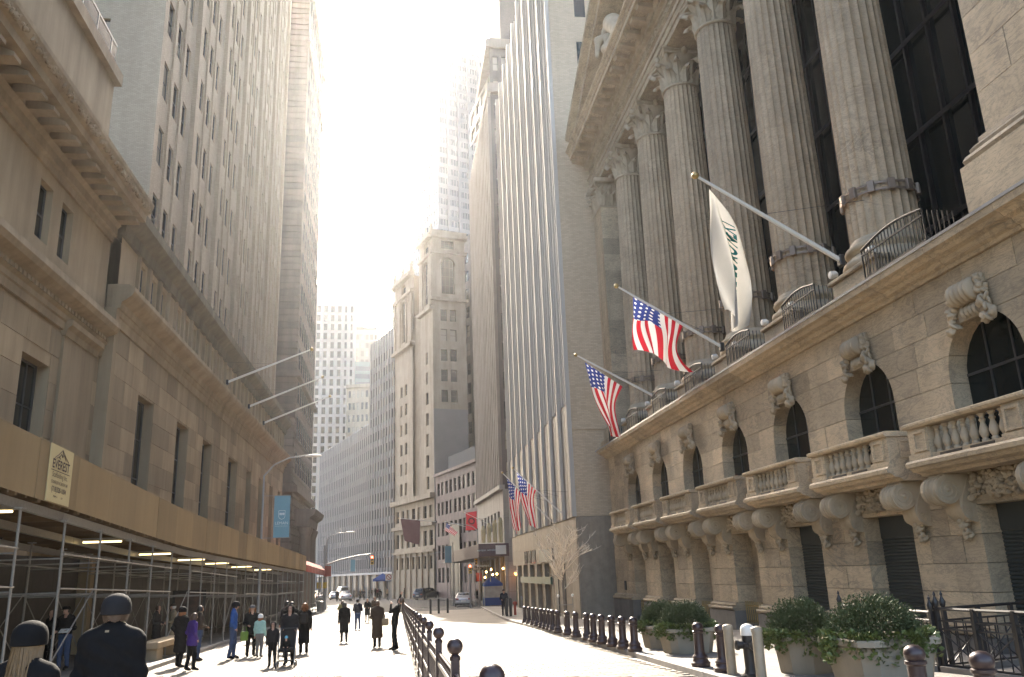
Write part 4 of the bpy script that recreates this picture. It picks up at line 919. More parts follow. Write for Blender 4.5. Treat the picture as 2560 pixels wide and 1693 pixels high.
for x in(-8.1,-10.9):
    prev=None
    for i,y in enumerate(poles):
        xx=x+.0; zb_=zg(y)+.13; b=fz_(y)[1]-.26
        tb('scaffold_pole',(xx,y,zb_),(xx,y,b),.03); put('base_plate',MB().box(xx-.09,xx+.09,y-.09,y+.09,zb_+.001,zb_+.02),STEEL,shed)
        put('screw_jack',MB().box(xx-.08,xx+.08,y-.12,y+.12,b-.03,b+.005),STEEL,shed)
        if prev is not None and (x<-9 or i%5!=4):
            for h in(2.15,2.95): tb('ledger_tube',(xx+.045,prev,zg(prev)+.13+h),(xx+.045,y,zg(y)+.13+h),.021)
        if prev is not None and (x<-9 or i%4==1): tb('diagonal_brace',(xx-.05,prev,zg(prev)+.5),(xx-.05,y,zg(y)+2.3),.016); 
        if prev is not None and x<-9: tb('diagonal_brace',(xx-.08,y,zg(y)+.5),(xx-.08,prev,zg(prev)+2.3),.016)
        prev=y
for y in poles:
    for h in(2.05,2.85): tb('cross_tube',(-8.1,y+.05,zg(y)+.13+h),(-10.9,y+.05,zg(y)+.13+h),.019)
for y in(15.2,20.6,28.5,34.5,40.4,46,53,61):
    b=fz_(y)[1]; lg=put('tube_light',MB().box(-9.95,-8.75,y-.1,y+.1,b-.14,b-.06),FRAMEW,shed); put('tube',MB().lathe((-9.35,y,b-.18),[(.028,-.58),(.028,.58)],8,ax='x'),TUBE,lg,True)
# company sign on the fascia
SGN=stone('cream_sign',(.56,.47,.26),(.5,.42,.23),.8,rnd=0,streak=.1); INK=plain('sign_ink',(.05,.025,.022),.7,0,0)
sg=thing('company_sign','cream scaffolding company sign with mountain logo fixed on the tan plywood fascia','sign',(sx_+.02,20.95,4.3))
put('sign_board',MB().ext([(sx_+.016,20.28,3.68),(sx_+.016,21.66,3.63),(sx_+.016,21.66,4.93),(sx_+.016,20.28,4.99)],(.02,0,0)),SGN,sg)
SH=-.036
def sfn(yc,zc): return lambda c: Vector((.022+c.z*.2, c.x+yc, c.y+zc+SH*(c.x+yc)))
for s_,zc,sz,bo,axs in(('EVEREST',.22,.3,True,.92),('Scaffolding Inc.',-.02,.17,False,.92),('155 LONGFELLOW AVE. BRONX NY 10459',-.19,.105,True,.5),('(718)328-1004',-.35,.17,True,.86),('PERMIT #              EXP.',-.51,.06,True,.95)):
    link('lettering',text_mesh(s_,sz,INK,bo,axs,sfn(0,zc)),sg)
lines=MB(); lines.box(.022,.025,-.56,.56,.07,.085)
for p in ([(-.42,.36),(-.2,.47),(0,.6),(.2,.47),(.42,.36)],[(-.2,.38),(-.05,.5),(.02,.43),(.1,.5),(.25,.38)],[(-.32,.36),(-.18,.42),(-.1,.37)],[(0,.6),(.05,.5),(-.02,.44)]):
    lines.tube([(.024,a,b+.0) for a,b in p],.008,4)
lines.xf(lambda p:(p[0],p[1],p[2]+SH*p[1])); put('logo',lines,INK,sg,local=True)
# red awning past the shed
REDC=stone('red_canvas',(.42,.075,.045),(.34,.055,.035),1.2,rough=.8,rnd=0,streak=.3)
aw_=MB(); n=22
for k in range(n+1):
    y=77+22.5*k/n; z=3.55-.02*(y-77); w=.05*math.sin(k*2.2)
    aw_.pts([(-8.25+w,y,z-1.15),(-8.3+w,y,z-.55),(-8.9,y,z),(-11.5,y,z+.35)])
for k in range(n):
    for j in range(3): aw_.f.append((4*k+j,4*k+j+1,4*k+5+j,4*k+4+j)); aw_.m.append(0)
awn=put('awning',aw_,REDC,loc=(-9,88,zg(88)),label='red canvas awning continuing past the end of the tan shed',cat='awning')
for y in np.linspace(78,99,8): put('awning_post',MB().tube([(-8.4,y,zg(y)),(-8.4,y,2.6)],.035,7),STEEL,awn,True)
# stone benches and poster board under the shed
for i,(x,y,lab) in enumerate(((-7.75,25.6,'nearer long granite bench block at the kerb under the shed'),(-7.95,31.2,'farther long granite bench block at the kerb under the shed'))):
    bn=thing('granite_bench',lab,'bench',(x,y,zg(y)+.13),group='granite benches along the kerb'); put('bench_slab',MB().cbox((0,0,.5),(.6,3.6,.22),.03),LIME,bn,local=True)
    for q in(-1.3,1.3): put('bench_block',MB().cbox((0,q,.195),(.5,.7,.38),.03),LIME,bn,local=True)
pbd=thing('poster_board','dark framed poster board standing between the scaffold poles','poster',(-9.7,42,zg(42)+.13)); put('board',MB().cbox((0,0,1.3),(1.5,.1,2.1),.02),IRON,pbd,local=True); put('poster',MB().box(-.62,.62,-.056,-.052,.4,2.2),stone('faded_poster',(.06,.05,.045),(.14,.09,.07),2.5,rnd=0,streak=0),pbd,local=True)
for s_ in(-.6,.6): put('foot',MB().cbox((s_,0,.13),(.1,.6,.25),.02),IRON,pbd,local=True)
# ---------------------------------------------------------------- flags
def flagmat():
    m,t,b=newmat('us_flag'); uv=N(t,'ShaderNodeUVMap'); sx=N(t,'ShaderNodeSeparateXYZ'); t.links.new(uv.outputs[0],sx.inputs[0])
    def M(op,a,b_=None):
        n=N(t,'ShaderNodeMath',operation=op)
        for s_,v in zip(n.inputs,(a,b_)):
            if v is None: continue
            if isinstance(v,(int,float)): s_.default_value=v
            else: t.links.new(v,s_)
        return n.outputs[0]
    u,v=sx.outputs[0],sx.outputs[1]
    st=M('LESS_THAN',M('FRACT',M('MULTIPLY',u,6.5)),.5); col=mix(t,st,(.72,.70,.68),(.50,.02,.035))
    can=M('MULTIPLY',M('LESS_THAN',u,7/13),M('LESS_THAN',v,.4)); col=mix(t,can,col,(.03,.05,.22))
    su=M('SUBTRACT',M('FRACT',M('MULTIPLY',u,13/7*4.5)),.5); rowi=M('FLOOR',M('MULTIPLY',u,13/7*4.5)); off=M('MULTIPLY',M('MODULO',rowi,2),.5)
    sv=M('SUBTRACT',M('FRACT',M('ADD',M('MULTIPLY',v,5/.4),off)),.5); d=M('ADD',M('MULTIPLY',su,su),M('MULTIPLY',sv,sv)); star=M('MULTIPLY',can,M('LESS_THAN',d,.055)); col=mix(t,star,col,(.75,.75,.74))
    t.links.new(col,b.inputs['Base Color']); b.inputs['Roughness'].default_value=.75; b.inputs['Specular IOR Level'].default_value=.2
    tr=N(t,'ShaderNodeBsdfTranslucent'); t.links.new(col,tr.inputs[0]); ms=N(t,'ShaderNodeMixShader'); ms.inputs[0].default_value=.4; t.links.new(b.outputs[0],ms.inputs[1]); t.links.new(tr.outputs[0],ms.inputs[2]); t.links.new(ms.outputs[0],t.nodes['Material Output'].inputs[0]); return m
def clothmat(name,c):
    m,t,b=newmat(name); col=mix(t,noise(t,mapping(t,1),3,4),tuple(x*.88 for x in c),c); t.links.new(col,b.inputs['Base Color']); b.inputs['Roughness'].default_value=.8; b.inputs['Specular IOR Level'].default_value=.2
    tr=N(t,'ShaderNodeBsdfTranslucent'); t.links.new(col,tr.inputs[0]); ms=N(t,'ShaderNodeMixShader'); ms.inputs[0].default_value=.35; t.links.new(b.outputs[0],ms.inputs[1]); t.links.new(tr.outputs[0],ms.inputs[2]); t.links.new(ms.outputs[0],t.nodes['Material Output'].inputs[0]); return m
USF=flagmat(); WHF=clothmat('white_flag_cloth',(.47,.45,.41))
def lerp_list(L,u):
    k=u*(len(L)-1); i=min(int(k),len(L)-2); f=k-i; f=f*f*(3-2*f); return (L[i][0]*(1-f)+L[i+1][0]*f,L[i][1]*(1-f)+L[i+1][1]*f)
def flag_surf(y,A,B,mid,bot,amp=.16,ph=0):
    def Sf(u,v):
        h=(A[0]*(1-u)+B[0]*u,A[1]*(1-u)+B[1]*u); m_=lerp_list(mid,u); e=lerp_list(bot,u); c=(2*m_[0]-.5*(h[0]+e[0]),2*m_[1]-.5*(h[1]+e[1]))
        x=h[0]*(1-v)**2+2*c[0]*v*(1-v)+e[0]*v*v; z=h[1]*(1-v)**2+2*c[1]*v*(1-v)+e[1]*v*v
        yy=y+amp*(.25+v)*math.sin(6.5*u+2.2*v+ph)*min(1,v*3)+amp*.4*math.sin(13*u-3*v+ph*2)*min(1,v*3); x+=.06*math.sin(9*u+5*v+ph)*min(1,v*2)
        return Vector((x,yy,z))
    return Sf
def flag(label,y,A,B,mid,bot,mat,amp=.16,ph=0,nu=26,nv=26,group=None,name='flag',texts=None):
    Sf=flag_surf(y,A,B,mid,bot,amp,ph); o=Vector((A[0],y,A[1])); mb=MB()
    for j in range(nv+1):
        for i in range(nu+1): mb.v.append(tuple(Sf(i/nu,j/nv)-o))
    for j in range(nv):
        for i in range(nu): k=j*(nu+1)+i; mb.f.append((k,k+1,k+nu+2,k+nu+1)); mb.m.append(0)
    me=mb.mesh(name,mat,True,180); ul=me.uv_layers.new(name='UVMap'); 
    for lp in me.loops: i=lp.vertex_index; ul.data[lp.index].uv=((i%(nu+1))/nu,(i//(nu+1))/nv)
    ob=link(name,me,None,o); props(ob,label,'flag',group); return ob,Sf,o
def pole(label,x0,y,z0,x1,z1,r=.055,group=None,yard=True):
    th=thing('flagpole',label,'flagpole',(x0,y,z0),group=group); a=Vector((0,0,0)); b=Vector((x1-x0,0,z1-z0))
    put('pole',MB().tube([a,b*.5,b],[r,r*.85,r*.55],8),WHITEP,th,True,local=True); put('ball_finial',MB().ball(tuple(b*1.015),r*1.5,10,8),BRASS,th,True,local=True)
    put('bracket',MB().cbox(tuple(a),(.16,.22,.34),.03),IRON,th,local=True)
    if yard: put('stay_wire',MB().tube([tuple(b*.55),(0,1.6,(z1-z0)*.45)],.008,4).tube([tuple(b*.55),(0,-1.6,(z1-z0)*.45)],.008,4),IRON,th,local=True)
    return th
GN='flagpoles on the marble colonnade'; GF='stars and stripes flags'
pole('white flagpole carrying the white banner, nearest on the marble colonnade',12.5,20.72,9.95,8.48,12.47,.075,GN)
pole('white flagpole carrying the middle striped flag on the marble colonnade',12.5,29.91,9.9,8.5,12.35,.07,GN)
pole('white flagpole at the far end of the marble colonnade',12.5,39.05,9.87,8.74,11.95,.065,GN)
wf,Sf,o=flag('white banner with green lettering hanging from the nearest colonnade flagpole',20.72,(8.79,12.1),(9.25,11.45),[(8.76,10.3),(9.05,10.2),(9.78,9.9)],[(8.9,8.45),(9.08,7.9),(9.42,8.0)],WHF,.26,.6,40,40)
TEAL=plain('teal_print',(.01,.17,.15),.8,0,0)
def tf(u0,v0,su,sv):
    def f(c):
        u=min(.98,max(.02,u0-c.y*su)); v=min(.98,max(.01,v0-c.x*sv)); p=Sf(u,v); q=Sf(u,min(1,v+.01)); r=Sf(min(1,u+.01),v); n=(q-p).cross(r-p); n=n.normalized() if n.length>0 else Vector((0,-1,0))
        if n.y>0: n=-n
        return p-o+n*.012
    return f
# letters run along the fly
link('lettering',text_mesh('NYSE EURONEXT',.5,TEAL,True,1,tf(.62,.55,.95,.165)),wf)
flag('stars and stripes flag spread open on the middle colonnade flagpole',29.91,(9.09,12.0),(11.05,10.85),[(9.0,10.9),(9.5,10.75),(10.3,10.2),(10.75,9.75)],[(9.02,9.8),(9.6,9.6),(10.3,9.15),(11.2,8.9)],USF,.2,.3,group=GF)
flag('stars and stripes flag drooping from the farthest colonnade flagpole',39.05,(9.12,11.6),(10.96,10.35),[(9.5,10.1),(10.0,9.7),(10.55,9.2)],[(10.05,8.4),(10.3,8.0),(10.62,7.8)],USF,.26,1.2,group=GF)
pole('slanted flagpole on the white-finned building, farther of its two',10.65,58.76,5.0,7.29,8.44,.05); pole('slanted flagpole on the white-finned building, nearer of its two',10.65,54.02,5.05,7.4,8.2,.05)
flag('limp stars and stripes flag on the farther pole of the white-finned building',58.76,(7.55,8.1),(8.63,6.95),[(7.7,6.5),(8.0,6.2),(8.4,5.9)],[(7.95,4.6),(8.1,4.2),(8.4,4.6)],USF,.2,.2,18,18,GF)
flag('limp stars and stripes flag on the nearer pole of the white-finned building',54.02,(7.59,8.0),(8.84,6.75),[(7.85,6.4),(8.2,6.1),(8.65,5.85)],[(8.2,4.9),(8.35,4.6),(8.75,4.3)],USF,.2,1.6,18,18,GF)
GL='bare flagpoles on the bank annex'
for y,lab in((57.42,'bare white flagpole on the bank annex, nearest of three'),(65.99,'bare white flagpole on the bank annex, middle of three'),(73.38,'bare white flagpole on the bank annex, farthest of three')): pole(lab,-11.7,y,14.9,-6.2,17.2,.085,GL)
flag('small stars and stripes flag above the brown building entrance',112,(6.2,8.2),(5.9,7.2),[(6.8,7.6),(6.5,6.9)],[(7.6,7.0),(7.3,6.4)],USF,.1,0,10,10,GF); pole('short flagpole of the brown building',10.2,112,7.2,5.9,8.4,.04)
RF=clothmat('red_flag_cloth',(.55,.05,.07)); DF=clothmat('dark_flag_cloth',(.10,.05,.06))
rf,Sf2,o2=flag('square red flag with a dark ring beside the striped tower',100,(7.8,8.6),(9.1,8.75),[(7.8,7.6),(9.1,7.7)],[(7.8,6.55),(9.05,6.6)],RF,.05,0,8,8); put('ring_emblem',MB().tube([(.65+.33*math.cos(k*.5236),-.13,-1.0+.33*math.sin(k*.5236)) for k in range(13)],.09,5),DF,rf,local=True); pole('flagpole of the square red flag on the striped tower',10.9,100,7.0,7.6,8.65,.04)
flag('dark maroon flag hanging before the twin-towered building',133,(.2,10.2),(3.2,9.9),[(.5,8.2),(3.2,8.2)],[(.9,6.8),(3.0,6.2)],DF,.1,0,10,10); pole('flagpole of the dark maroon flag',5.7,133,9.6,0,10.3,.05)
# ---------------------------------------------------------------- street lamps, banners, signals
GREYP=plain('grey_post_paint',(.33,.33,.32),.45,.4,.15)
def lamp(label,x,y,h,arm,rise,group='cobra head street lamps'):
    z=zg(y); th=thing('street_lamp',label,'street lamp',(x,y,z),group=group)
    put('post',MB().lathe((0,0,0),[(.14,0),(.14,.5),(.085,.62),(.07,h*.5),(.055,h)],10),GREYP,th,True,local=True)
    put('arm',MB().tube([(0,0,h-.05),(arm*.2,0,h+rise*.55),(arm*.5,0,h+rise*.9),(arm*.85,0,h+rise)],[.06,.05,.045,.04],7),GREYP,th,True,local=True)
    put('lamp_head',MB().ball((arm*.98,0,h+rise-.02),(abs(arm)*.14+.12,.14,.09),10,6),WHITEP,th,True,local=True); return th
BLUE=clothmat('sky_blue_banner',(.20,.34,.42)); WPRINT=plain('white_print',(.55,.62,.66),.8,0,0)
def banner(label,x0,x1,y,z0,z1,txt=None):
    th=put('banner',MB().box(x0,x1,y-.01,y+.01,z0,z1),BLUE,loc=(x0,y,z1),label=label,cat='banner',group='blue street banners')
    w=x1-x0; hh=z1-z0
    for zz in(0,-hh): put('banner_arm',MB().tube([(-.6,0,zz),(w+.03,0,zz)],.02,6),STEEL,th,local=True)
    sh=MB(); c=w/2; s_=w*.2; P=[(c-s_,-hh*.36),(c-s_,-hh*.5),(c-s_*.7,-hh*.545),(c,-hh*.57),(c+s_*.7,-hh*.545),(c+s_,-hh*.5),(c+s_,-hh*.36)]
    for a,b in zip(P,P[1:]+P[:1]): sh.tube([(a[0],-.015,a[1]),(b[0],-.015,b[1])],.014,4)
    for k in(-1,0,1): sh.ball((c+k*s_*.55,-.015,-hh*.44),(s_*.28,.008,s_*.45),7,4)
    if txt:
        put('shield_emblem',sh,WPRINT,th,local=True); link('lettering',text_mesh(txt,w*.26,WPRINT,False,1.0,lambda c_:Vector((c_.x+w/2,-.016,c_.y-hh*.66))),th); link('lettering',text_mesh('PREPARATORY SCHOOL',w*.075,WPRINT,False,1.0,lambda c_:Vector((c_.x+w/2,-.016,c_.y-hh*.73))),th)
    return th
lamp('grey street lamp carrying the lettered blue banner, rising behind the tan fascia',-8.16,52.2,9.2,2.95,1.15); banner('sky blue banner with a white shield and lettering on the lamp above the shed',-7.45,-6.52,51.95,4.15,6.62,'LÉMAN')
lamp('street lamp over the far red traffic signal at the left kerb',-8.6,104,8.0,2.9,.8); lamp('street lamp at the corner before the striped tower',8.6,94,8.0,-2.8,.75)
banner('plain blue banner on the lamp near the scaffolded corner',5.1,5.85,97,2.9,4.75); put('banner_post',MB().lathe((6.0,97,zg(97)),[(.1,0),(.06,1),(.05,6.9)],8),GREYP,loc=(6.0,97,zg(97)),label='thin grey post holding the plain blue banner',cat='post'); banner('small blue banner far down the street before the curved block',-7.1,-6.45,128,2.5,4.2)
SIGY=plain('signal_yellow',(.55,.36,.03),.45,0,.1); REDL=plain('red_lens',(.4,.02,.01),.3,0,0,emit=((1,.06,.03),8)); LENS=plain('dark_lens',(.03,.03,.02),.2,0,0)
def signal(label,x,y,z,lit=True,s=1.0,face=-1,th=None):
    th=thing('traffic_signal',label,'traffic light',(x,y,z),group='traffic signals'); put('housing',MB().cbox((0,0,0),(.36*s,.3*s,1.05*s),.04),SIGY,th,local=True)
    for k in(1,0,-1): put('lens',MB().lathe((0,-.155*s,.33*s*k),[(.001,-.02),(.12*s,0),(.12*s,.02)],12,ax='y'),REDL if (lit and k==1) else LENS,th,local=True); put('visor',MB().tube([(.13*s*math.cos(a),-.24*s,.33*s*k+.13*s*math.sin(a)) for a in np.linspace(.1,3.04,7)],.02*s,4),SIGY,th,local=True)
    return th
mp=thing('signal_mast','grey mast with a long curved arm over the street at the red awning end','signal mast',(-8.75,103,zg(103))); put('post',MB().lathe((0,0,0),[(.18,0),(.14,.6),(.1,7.2)],10),GREYP,mp,True,local=True); put('mast_arm',MB().tube([(0,0,5.0),(2,0,5.6),(4,0,6.0),(5.7,0,6.15)],[.1,.09,.07,.05],8),GREYP,mp,True,local=True); put('guy_bar',MB().tube([(-.9,0,6.45),(2,0,6.3),(5.7,0,6.2)],.03,6),GREYP,mp,True,local=True)
signal('yellow traffic signal showing red, hanging from the curved mast arm',-3.2,102.85,3.6)
put('span_wire',MB().tube([(-3.1+8.0*k/12,103,4.25-.75*math.sin(math.pi*k/12*.8)+.5*k/12) for k in range(13)],.02,5),GREYP,loc=(-3,103,4),label='thin wire sagging across the street from the mast arm',cat='wire')
signal('traffic signal showing red on the post beside the blue tent',7.1,87,2.1,True,.85); put('signal_post',MB().lathe((7.1,87.25,zg(87)),[(.14,0),(.09,.5),(.07,4.4)],8),GREYP,loc=(7.1,87.25,zg(87)),label='grey post of the traffic signal beside the blue tent',cat='post')
signal('side-on yellow traffic signal high on the corner lamp post',8.3,93.8,3.0,False,.9)
sgr=thing('street_sign','red and white parking signs on the corner lamp post','sign',(8.6,93.85,1.2)); put('sign_plate',MB().box(-.28,.28,-.13,-.11,-.4,.5),REDC,sgr,local=True); put('one_way_plate',MB().box(-.9,.5,-.15,-.13,.75,1.05),IRON,sgr,local=True); link('lettering',text_mesh('ONE WAY',.2,WHITEP,True,1.0,lambda c:Vector((c.x-.2,-.155,c.y+.9))),sgr)
rs=thing('store_sign','red square sign hanging beside the signal mast','sign',(-8.3,102.6,2.5)); put('sign_plate',MB().cbox((0,0,0),(.75,.08,1.2),.02),REDC,rs,local=True)
nt_=thing('turn_sign','white prohibition sign on a post in front of the curved block','sign',(-1.6,132,zg(132))); put('post',MB().lathe((0,0,0),[(.05,0),(.04,4.2)],8),GREYP,nt_,local=True); put('sign_plate',MB().box(-.5,.5,-.08,-.05,3.0,4.0),WHITEP,nt_,local=True); put('ring',MB().tube([(.36*math.cos(k*.45),-.1,3.5+.36*math.sin(k*.45)) for k in range(15)],.05,5).tube([(-.25,-.1,3.75),(.25,-.1,3.25)],.045,5),REDC,nt_,local=True)
# shop canopy and hanging lamps under the striped tower
cn=thing('scaffold_canopy','dark shop canopy on poles wrapping the corner below the striped tower','canopy',(9.6,96,zg(96))); MAR=plain('maroon_board',(.07,.035,.045),.6,0,.15)
put('fascia',MB().box(8.2,11.4,89.0,89.15,3.3,4.6),MAR,cn); put('fascia',MB().ext([(8.2,89.1,3.25),(5.6,104,2.9),(5.6,104,4.1),(8.2,89.1,4.6)],(.12,.05,0)),MAR,cn); put('deck',MB().ext([(8.25,89.2,3.3),(11.4,89.2,3.3),(11.4,112,3.0),(5.6,112,3.0),(5.7,104,3.0)],(0,0,.2)),IRON,cn)
put('notice_board',MB().box(10.0,11.1,88.96,88.99,3.5,4.4),WHITEP,cn)
link('lettering',text_mesh('verizon wireless',.33,WPRINT,False,1,lambda c:Vector((c.x+9.1-9.6,88.98-96,c.y+3.95-zg(96)))),cn); link('lettering',text_mesh('Timberland',.3,WPRINT,True,1,lambda c:Vector((c.x+8.9-9.6,92-96,c.y+2.4-zg(96)))),cn)
for k in range(9):
    t=k/8; x,y=8.3+(5.7-8.3)*t,89.3+15*t; put('canopy_pole',MB().tube([(x,y,zg(y)),(x,y,3.0)],.045,7),STEEL,cn,True)
for x in(9.4,10.4,11.3): put('canopy_pole',MB().tube([(x,89.3,zg(89)),(x,89.3,3.3)],.05,7),STEEL,cn,True)
AMB=plain('amber_bulb',(.8,.4,.1),.4,0,0,emit=((1,.5,.15),14))
for x,y,z in((9.1,90.5,1.75),(9.6,90.5,2.0),(10.9,90.5,2.05),(9.2,93,1.2),(8.7,94,1.1),(9.9,91.5,1.45),(10.4,92,1.5)): hb=put('hanging_lamp',MB().ball((x,y,z),.09,8,6),AMB,cn,True)
CRMV=plain('cream_duct',(.5,.42,.24),.5,0,.15)
for k in range(4): put('vent_duct',MB().lathe((8.75+.62*k,89.1+.05*k,4.7),[(.22,0),(.24,1.2+.28*k),(.28,1.3+.28*k),(.12,1.75+.28*k)],12),CRMV,cn,True)
# blue tents
def tent(label,x,y,w,h,walls):
    z=zg(y)+.1; th=thing('canopy_tent',label,'tent',(x,y,z),group='blue street tents'); BT=MATS.get('tent_blue') or clothmat('tent_blue',(.045,.10,.33)); MATS['tent_blue']=BT
    mb=MB(); a=w/2; mb.face((-a,-a,h*.72),(a,-a,h*.72),(0,0,h)); mb.face((a,-a,h*.72),(a,a,h*.72),(0,0,h)); mb.face((a,a,h*.72),(-a,a,h*.72),(0,0,h)); mb.face((-a,a,h*.72),(-a,-a,h*.72),(0,0,h))
    for p,q in(((-a,-a),(a,-a)),((a,-a),(a,a)),((a,a),(-a,a)),((-a,a),(-a,-a))): mb.face((*p,h*.72),(*q,h*.72),(*q,h*.64),(*p,h*.64))
    put('roof',mb,BT,th,local=True)
    for sx in(-1,1):
        for sy in(-1,1): put('leg',MB().tube([(sx*a*.96,sy*a*.96,0),(sx*a*.96,sy*a*.96,h*.7)],.025,6),WHITEP,th,True,local=True)
    if walls:
        put('lower_wall',MB().box(-a*.94,a*.94,-a*.95,-a*.93,.02,h*.26).box(-a*.95,-a*.93,-a*.92,a*.94,.02,h*.26),BT,th,local=True); put('clear_wall',MB().box(-a*.94,a*.94,-a*.95,-a*.935,h*.26,h*.66).box(-a*.95,-a*.935,-a*.92,a*.94,h*.26,h*.66),plain('clear_vinyl',(.38,.34,.28),.25,0,.4,2.5),th,local=True); put('interior',MB().box(-a*.6,a*.6,-.2,a*.6,.02,h*.5),IRON,th,local=True)
tent('blue peaked tent with clear side walls at the right kerb',9.65,90,1.95,3.0,True); tent('small blue tent far off before the curved block',-2.6,158,4.2,4.4,False)
# ---------------------------------------------------------------- bollards, planters, fences, small street things
bollm=MB().lathe((0,0,0),[(.19,0),(.2,.03),(.2,.09),(.165,.12),(.15,.16),(.165,.19),(.15,.22),(.115,.25),(.105,.3),(.1,.6),(.1,.66),(.12,.68),(.12,.71),(.1,.72),(.115,.75),(.12,.79),(.105,.84),(.06,.875),(.01,.885)],18,rfun=None).mesh('bollard_post',BRONZE,True,40)
bpos=[(5.8,8.2),(5.8,9.35),(6.24,16.5),(6.25,17.84),(6.27,23.02),(6.24,24.12),(6.24,25.35),(6.27,26.78),(6.3,28.08),(6.33,29.25),(6.39,31.38),(6.42,33.14),(6.45,35.35),(6.55,37.09),(6.6,38.26),(6.65,39.59),(6.72,41.09),(6.82,43.1),(6.93,45.01),(7.0,47.0),(7.05,48.9)]
NW='first second third fourth fifth sixth seventh eighth ninth tenth eleventh twelfth thirteenth fourteenth fifteenth sixteenth seventeenth eighteenth nineteenth twentieth twenty-first twenty-second twenty-third twenty-fourth twenty-fifth twenty-sixth twenty-seventh twenty-eighth'.split()
NUM=NW; _=['1st','2nd','3rd','4th','5th','6th','7th','8th','9th','10th','11th','12th','13th','14th','15th','16th','17th','18th','19th','20th','21st']
for i,(x,y) in enumerate(bpos):
    o=link('bollard',bollm,None,(x,y,zg(y)+.13)); props(o,f'dark bronze domed bollard, {NUM[i]} from the camera along the right kerb' if i!=2 and i!=3 else ('dark bronze domed bollard beside the pale posts and hydrant' if i==2 else 'dark bronze domed bollard between planter and pale post'),'bollard','bollards along the right kerb')
GREEN=plain('shrub_leaf',(.07,.085,.035),.7,0,.5,9,rnd=0,spec=.25); IVY=plain('ivy_leaf',(.10,.125,.035),.5,0,.5,12,spec=.4)
POT=stone('planter_concrete',(.36,.31,.235),(.29,.25,.19),1.4,rough=.85,rnd=.05,streak=.35)
def leaves(mb,pts,size,rnd_,asp=.5,n_up=.4):
    for p,nrm in pts:
        a=rnd_.uniform(0,6.28); d=(Vector(nrm)*.7+Vector((rnd_.uniform(-1,1),rnd_.uniform(-1,1),rnd_.uniform(-.4,1)))*.8).normalized(); sd_=d.cross(Vector((rnd_.uniform(-1,1),rnd_.uniform(-1,1),rnd_.uniform(-1,1)))).normalized(); s=size*rnd_.uniform(.7,1.3)
        p=Vector(p); up=d.cross(sd_)*s*.15
        mb.face(p-sd_*s*asp*.1,p+d*s*.5-sd_*s*asp*.5+up,p+d*s,p+d*s*.5+sd_*s*asp*.5+up)
def shrub_pts(rnd_,cx,cy,rx,ry,z0,hz,n):
    L=[]
    for _ in range(n):
        a=rnd_.uniform(0,6.283); t=math.acos(rnd_.uniform(-.1,1)); k=rnd_.uniform(.74,1.03)*(1+.1*math.sin(3*a+cx+hz)+.07*math.sin(5*a+4*t+9*rx)+.05*math.sin(11*a+7*t)); nr=(math.sin(t)*math.cos(a),math.sin(t)*math.sin(a),math.cos(t)); L.append(((cx+rx*k*nr[0],cy+ry*k*nr[1],z0+hz*k*nr[2]),nr))
    return L
def planter(label,x,y,w,d,h,bush,seed,rot=0,round_=False,ivyf=1.0):
    rn=random.Random(seed); th=thing('planter',label,'planter',(x,y,zg(y)+.13),rot,group='concrete planters on the right pavement'); mb=MB()
    def ring(s,z): 
        if round_: return [(w/2*s*math.cos(k*math.pi/4+.39),d/2*s*math.sin(k*math.pi/4+.39),z) for k in range(8)]
        c=.12*w; return [(-w/2*s+c,-d/2*s,z),(w/2*s-c,-d/2*s,z),(w/2*s,-d/2*s+c,z),(w/2*s,d/2*s-c,z),(w/2*s-c,d/2*s,z),(-w/2*s+c,d/2*s,z),(-w/2*s,d/2*s-c,z),(-w/2*s,-d/2*s+c,z)]
    rs=[(.8,0),(.82,.04),(.93,h*.8),(.93,h*.84),(1.02,h*.86),(1.02,h*.97),(1.0,h),(.9,h),(.9,h-.06)]
    for s,z in rs: mb.v+=ring(s,z)
    for j in range(len(rs)-1):
        for i in range(8): mb.f.append((j*8+i,j*8+(i+1)%8,(j+1)*8+(i+1)%8,(j+1)*8+i)); mb.m.append(0)
    mb.f.append(tuple(range(7,-1,-1))); mb.m.append(0); put('planter_box',mb,POT,th,local=True)
    sl=MB(); sl.v+=ring(.9,h-.05); sl.f.append(tuple(range(8))); sl.m.append(0); put('soil',sl,plain('soil',(.04,.03,.02),.9,0,.3,8),th,local=True)
    sh=MB(); leaves(sh,shrub_pts(rn,0,0,w*.5,d*.5,h+.02,bush,5200),.05,rn,.55); leaves(sh,shrub_pts(rn,0,0,w*.44,d*.44,h-.02,bush*.9,2400),.055,rn,.6)
    leaves(sh,shrub_pts(rn,.12*w,.1*d,w*.34,d*.34,h+bush*.3,bush*.82,1400),.045,rn,.55); put('shrub',sh,GREEN,th,local=True,kind='stuff')
    iv=MB(); P=[]
    for k in range(int(26*ivyf)):
        a=rn.uniform(2.6,6.4) if rn.random()<.75 else rn.uniform(0,6.28); L=rn.uniform(.15,.62)*h*1.15; px,py=w*.52*math.cos(a),d*.52*math.sin(a); 
        for j in range(int(20+40*L)): t=rn.random(); P.append(((px*(1+.06*rn.random())+rn.uniform(-.09,.09),py*(1+.06*rn.random())+rn.uniform(-.09,.09),h+.1-t*L),(math.cos(a),math.sin(a),.3)))
    leaves(iv,P,.085,rn,.85); put('ivy',iv,IVY,th,local=True,kind='stuff'); return th
planter('concrete planter with domed shrub, the farther of the pair at the bollard row',7.35,24.0,1.1,1.1,.62,.54,11)
planter('octagonal concrete planter with domed shrub behind the lone bollard',7.3,21.75,1.3,1.25,.62,.55,12,0,False,1.6)
planter('octagonal planter of clipped shrub and ivy beside the pale hydrant posts',7.55,15.7,1.2,1.2,.66,.58,13,.2,True,1.3)
